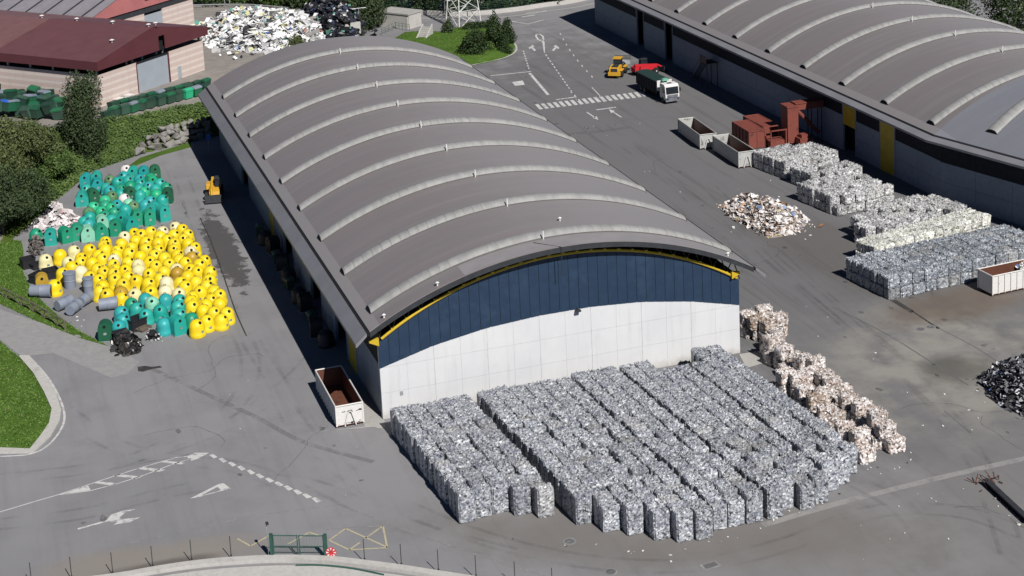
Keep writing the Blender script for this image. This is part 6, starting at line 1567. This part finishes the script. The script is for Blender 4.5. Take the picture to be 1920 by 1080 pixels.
lamp(972, 14, 6.0, 'slender lamp post behind the far parapet', False)
lamp(424, 38, 7.0, 'lamp post behind the white plastic heap, left of the pair', False, PZ); lamp(433, 38, 7.0, 'lamp post behind the white plastic heap, right of the pair', False, PZ)
lamp(602, 30, 7.0, 'lamp post standing behind the black heap', False, PZ)
# shed
p0, p1, p2 = G(717, 48), G(766, 55), G(794, 57)
t = thing('utility_shed', 'small pale concrete shed with a flat roof on the grass', 'shed', (p1.x, p1.y, 0), 0.0)
a = p0-p1; b = p2-p1; b = Vector((3.6, 2.2, 0)); a = Vector((-6.0, 8.2, 0)).normalized()*7.5; b = Vector((a.y, -a.x, 0)).normalized()*4.0
hS = 2.9
def quadwall(o, d, h, th=0.2):
    n_ = Vector((-d.y, d.x, 0)).normalized()*th; mb = MB(); vs = [o, o+d, o+d+n_, o+n_]; mb.add([Vector((v.x, v.y, z)) for z in (0, h) for v in vs], [(3, 2, 1, 0), (4, 5, 6, 7), (0, 1, 5, 4), (1, 2, 6, 5), (2, 3, 7, 6), (3, 0, 4, 7)]); return mb
O_ = Vector((0, 0, 0))
for (o_, d_) in ((O_, a), (O_+b, -b), (a, b), (a+b, -a)): quadwall(o_, d_, hS).build('wall', MT['concrete_l'], t)
mb = MB(); e1, e2 = a.normalized()*.35, b.normalized()*.35
mb.add([Vector((v.x, v.y, z)) for z in (hS+.004, hS+.28) for v in (O_-e1-e2, a+e1-e2, a+b+e1+e2, b-e1+e2)], [(3, 2, 1, 0), (4, 5, 6, 7), (0, 1, 5, 4), (1, 2, 6, 5), (2, 3, 7, 6), (3, 0, 4, 7)]); mb.build('roof', MT['concrete'], t)
mb = MB(); q = a*0.82; n_ = -b.normalized()*0.06; w_ = a.normalized()*.9
mb.add([Vector((v.x, v.y, z)) for z in (0, 2.1) for v in (q, q+w_, q+w_+n_, q+n_)], [(3, 2, 1, 0), (4, 5, 6, 7), (0, 1, 5, 4), (1, 2, 6, 5), (2, 3, 7, 6), (3, 0, 4, 7)]); mb.build('door', MT['rust'], t)
# stair / ramp with railings by the shed
p = G(790, 78); t = thing('garden_stair', 'short concrete stair with white side walls below the shed', 'stair', (p.x, p.y, 0), -0.6)
mb = MB()
for i in range(8): mb.box((0, i*.5, .1+i*.14), (1.6, .5, .2+i*.28))
mb.build('steps', MT['concrete'], t)
mb = MB(); mb.prism([(-.4, 0), (4.2, 0), (4.2, 2.6), (-.4, .5)], -1.05, -.85, 'YZ'); mb.prism([(-.4, 0), (4.2, 0), (4.2, 2.6), (-.4, .5)], .85, 1.05, 'YZ'); mb.build('side_wall', MT['concrete_l'], t)
pa = [G(x, y) for x, y in ((716, 66), (742, 54), (768, 58))]
t = thing('garden_railing', 'thin green mesh railing on the grass before the shed', 'railing', (pa[0].x, pa[0].y, 0))
mb = MB(); pm = MB()
for u, v in zip(pa, pa[1:]):
    for z in (.5, 1.0): mb.tube([u-pa[0]+Vector((0, 0, z+.3)), v-pa[0]+Vector((0, 0, z+.3))], .03, 5)
    for k in range(5):
        w_ = u.lerp(v, k/4)-pa[0]; pm.box((w_.x, w_.y, .7), (.06, .06, 1.4))
mb.build('rail', MT['bright'] if 'bright' in MT else MT['gfence'], t); pm.build('post', MT['gfence'], t)
# far parapet with green mesh fence
pp = smoothpath([G(560, 22), G(640, 22), G(700, 24), G(790, 27), G(870, 30), G(960, 22), G(1020, 13), G(1060, 8), G(1100, 0), G(1170, -14)], 4)
def wallpath(name, lab, cat, pts, h, th, mat, z=0.0):
    mb = MB(); n = len(pts); vs = []
    for i, p_ in enumerate(pts):
        tdir = (pts[min(i+1, n-1)]-pts[max(i-1, 0)]).normalized(); nn = Vector((-tdir.y, tdir.x))*th/2
        for (q, zz) in ((p_+nn, z), (p_+nn, z+h), (p_-nn, z+h), (p_-nn, z)): vs.append((q.x, q.y, zz))
    fs = [(i*4+k, i*4+(k+1) % 4, (i+1)*4+(k+1) % 4, (i+1)*4+k) for i in range(n-1) for k in range(4)] + [(0, 1, 2, 3), tuple((n-1)*4+k for k in (3, 2, 1, 0))]
    mb.add(vs, fs); return tag(mb.build(name, mat), lab, cat)
for i, q in enumerate(pp[1:-6:3]):
    plant('tree', 'dense dark tree directly behind the far parapet, %s from the left' % od(i+1), 'tree', (q.x, q.y+3.4, 0), 4.2, 2.6, 7.5, 2600, 'dark' if i % 3 else 'shrub', 320+i, 0.5, True, 0.03, 18, 0.3, 'trees right behind the parapet')
wallpath('parapet', 'low pale concrete parapet along the far road', 'parapet', pp, 0.9, 0.35, MT['concrete_l'])
flat('kerb', strip([p_+Vector((0, -4.2)) for p_ in pp], .3), MT['concrete_l'], .01)
t = thing('mesh_fence', 'green mesh fence standing on the far parapet', 'fence'); mb = MB(); rl = MB()
for i in range(0, len(pp), 2): mb.box((pp[i].x, pp[i].y+.5, 1.3), (.07, .07, 2.6))
for z in (1.0, 1.4, 1.8, 2.2, 2.55): rl.tube([(q.x, q.y+.5, z) for q in pp], .025, 4)
mb.build('post', MT['gfence'], t); rl.build('wire_panel', MT['gfence'], t)
gp = smoothpath([G(340, 16, PZ), G(400, 14, PZ), G(470, 14, PZ), G(540, 20, PZ)], 3)
t = thing('guard_rail', 'grey steel guard rail on the road behind the plastic heap', 'guard rail'); mb = MB(); rl = MB()
for q in gp: mb.box((q.x, q.y, PZ+.35), (.12, .12, .7))
rl.tube([(q.x, q.y-.1, PZ+.62) for q in gp], .14, 6); mb.build('post', MT['steel'], t); rl.build('rail', MT['steel'], t)
# bay walls of the waste store
for i, (pts_, h) in enumerate([(((596, 58), (524, 78)), 3.0), (((676, 66), (636, 74)), 2.6), (((600, 72), (576, 84)), 2.0)]):
    u, v = G(*pts_[0], PZ), G(*pts_[1], PZ)
    wallpath('concrete_divider', ['long pale concrete slab leaning between the two heaps', 'ribbed concrete block wall at the black heap end', 'short tan concrete slab before the black heap'][i], 'concrete wall', [u.to_2d(), v.to_2d()], h, .4, MT['concrete'] if i != 1 else MT['concrete_l'], PZ)

# ================================================================ front fence, gate, wheel sign
fx = [(60, 1099), (135, 1088), (212, 1079.5), (287, 1067.5), (360, 1056), (434, 1048.5), (684, 1055), (753, 1064), (822.5, 1075), (893, 1086), (966, 1098), (1036, 1110)]
fpos = [G(*q) for q in fx]
for i, q in enumerate(fpos):
    t = thing('fence_post', 'thin dark fence post on the front kerb, %s from the left' % od(i+1), 'fence post', (q.x, q.y, 0), 0, 'fence posts along the front kerb')
    mb = MB(); mb.cyl((0, 0, 1.03), .035, 2.06, n=8); mb.build('pole', MT['fencepost'], t)
    mb = MB(); mb.cyl((0, 0, .35), .09, .06, n=8); mb.build('base_plate', MT['fencepost'], t)
g0, g1 = G(511, 1046), G(612, 1047); gd = g1-g0; gl = gd.length; gz = atan2(gd.y, gd.x)
t = thing('fence_gate', 'green metal double gate between two thick posts at the front fence', 'gate', g0, gz)
for x in (0, gl):
    mb = MB(); mb.box((x, 0, 1.07), (.26, .26, 2.14)); mb.build('post', MT['gfence'], t)
for k in range(2):
    x0, x1 = .16+k*(gl-.16)/2, (gl-.16)/2*(k+1)
    mb = MB()
    for z in (.15, 1.05, 2.0): mb.tube([(x0, 0, z), (x1, 0, z)], .045, 6)
    for x in (x0, x1): mb.tube([(x, 0, .1), (x, 0, 2.05)], .05, 6)
    for i in range(1, 16): mb.tube([(x0+(x1-x0)*i/16, 0, .15), (x0+(x1-x0)*i/16, 0, 2.0)], .008, 3)
    mb.build('gate_leaf', MT['gfence'], t)
q = G(622, 1048); t = thing('warning_wheel', 'round red and white marker beside the gate post', 'sign', (q.x, q.y, 0), gz)
mb = MB(); mb.cyl((0, 0, .5), .03, 1.0, n=8); mb.build('post', MT['dark'], t)
mb = MB(); mb.cyl((0, -.06, .62), .44, .05, 'Y', 24); dsc = mb.build('disc', MT['signred'], t)
mb = MB()
for k in range(8):
    a0 = k*pi/4; mb.prism([(.18*cos(a0), .62+.18*sin(a0)), (.40*cos(a0-.2), .62+.40*sin(a0-.2)), (.40*cos(a0+.2), .62+.40*sin(a0+.2))], -.10, -.086)
mb.build('white_segment', MT['white'], dsc)
q = G(505, 1046); t = thing('camera_pole', 'slim pole with a small dark camera left of the gate', 'camera pole', (q.x, q.y+.2, 0))
mb = MB(); mb.cyl((0, 0, 1.5), .035, 3.0, n=8); mb.build('pole', MT['steel'], t); mb = MB(); mb.box((.05, -.1, 3.0), (.22, .34, .16)); mb.build('camera_body', MT['dark'], t)
# concrete kerb wall below the fence and the pale slab beyond it
kw = smoothpath(P2((60, 1104), (212, 1086), (287, 1073), (360, 1062), (434, 1055), (520, 1051), (612, 1053), (684, 1061), (753, 1070), (822, 1081), (893, 1092), (1036, 1116)), 3)
wallpath('kerb_wall', 'pale concrete kerb wall under the front fence', 'kerb wall', kw, .32, .75, MT['concrete_l'])
sl = [p_+Vector((.0, -.9)) for p_ in kw]; mb = MB(); n = len(sl)
mb.add([(p_.x, p_.y, .05) for p_ in sl]+[(p_.x-1.0, p_.y-14, .02) for p_ in sl], [(i, n+i, n+i+1, i+1) for i in range(n-1)]); struct(mb.build('pavement', MT['concrete_l']))
hs = smoothpath(P2((555, 1062), (600, 1062), (660, 1068), (720, 1080)), 4); mb = MB(); mb.tube([(q.x, q.y, .12) for q in hs], .07, 8)
tag(mb.build('hose', MT['gfence']), 'dark green hose snaking over the pale concrete below the gate', 'hose')
# wooden rail on the verge
wr = [G(*q) for q in ((-20, 545), (12, 561), (40, 575), (62, 586), (84, 598), (108, 612), (122, 620))]
t = thing('wooden_fence', 'crooked weathered wooden rail fence on the grass verge', 'fence', wr[0])
for i, q in enumerate(wr):
    mb = MB(); r0 = q-wr[0]; mb.tube([(r0.x, r0.y, 0), (r0.x+.05, r0.y, 1.25)], .08, 6); mb.build('post', MT['wood'], t)
mb = MB()
for u, v in zip(wr, wr[1:]):
    a_, b_ = u-wr[0], v-wr[0]
    mb.tube([(a_.x, a_.y, 1.2), (b_.x, b_.y, 1.18)], .07, 6); mb.tube([(a_.x, a_.y, .15), (b_.x, b_.y, 1.1)], .06, 6); mb.tube([(a_.x, a_.y, 1.1), (b_.x, b_.y, .2)], .06, 6)
mb.build('rail', MT['wood'], t)
# long black beam with rubbish beside it
u, v = G(1848, 908), G(1930, 985); d = v-u; t = thing('steel_beam', 'long dark steel beam lying among litter at the right edge', 'beam', u, atan2(d.y, d.x))
mb = MB(); mb.box((d.length/2, 0, .05), (d.length, .5, .1)); mb.box((d.length/2, 0, .28), (d.length, .1, .36)); mb.box((d.length/2, 0, .5), (d.length, .5, .1)); mb.build('profile', MT['rust'] if False else MT['dark'], t)
r = random.Random(2); mb = MB()
for _ in range(16):
    x, y = r.uniform(-1.2, 1.5), r.uniform(-1, .6); mb.tube([(x, y, .1), (x+r.uniform(-.8, .8), y+r.uniform(-.8, .8), r.uniform(.1, .7))], .05, 5)
tag(mb.build('branch_pile', MT['rust'], loc=u), 'tangle of rusty rods at the end of the dark beam', 'scrap')
r = random.Random(77); mb = MB()
def bit(p_, s):
    a_ = r.uniform(0, 6.28); mb.box((p_.x, p_.y, .03+s*.1), (s*r.uniform(.5, 1.2), s*r.uniform(.3, .9), s*.25), a_, ry=r.uniform(-.4, .4))
def scatter(poly, n_, s0, s1):
    xs_ = [q[0] for q in poly]; ys_ = [q[1] for q in poly]
    for _ in range(int(n_*0.42)):
        a_, b_ = r.random(), r.random(); x = poly[0][0]+(poly[1][0]-poly[0][0])*a_+(poly[2][0]-poly[0][0])*b_; y = poly[0][1]+(poly[1][1]-poly[0][1])*a_+(poly[2][1]-poly[0][1])*b_
        bit(G(x, y), r.uniform(s0, s1))
for poly, n_, s0, s1 in [(((890, 985), (1260, 1040), (900, 1005)), 26, .08, .25), (((1280, 1030), (1600, 890), (1300, 1050)), 40, .08, .25), (((1480, 560), (1900, 760), (1380, 640)), 45, .08, .28), (((1600, 860), (1700, 840), (1640, 900)), 24, .1, .3), (((1050, 240), (1350, 420), (1250, 220)), 30, .08, .25), (((1850, 930), (1920, 1000), (1870, 920)), 40, .1, .3), (((1560, 960), (1900, 880), (1560, 1070)), 30, .06, .2), (((380, 80), (440, 130), (560, 90)), 0, .2, .5), (((60, 540), (200, 650), (75, 535)), 26, .12, .35), (((880, 600), (1380, 520), (900, 660)), 0, .1, .2), (((460, 590), (640, 820), (300, 640)), 14, .06, .16), (((1360, 440), (1520, 450), (1380, 420)), 26, .15, .4), (((120, 700), (640, 960), (420, 660)), 14, .06, .14)]: scatter(poly, n_, s0, s1)
tag(mb.build('litter', MT['litter'], fix=False), None, None, kind='stuff')
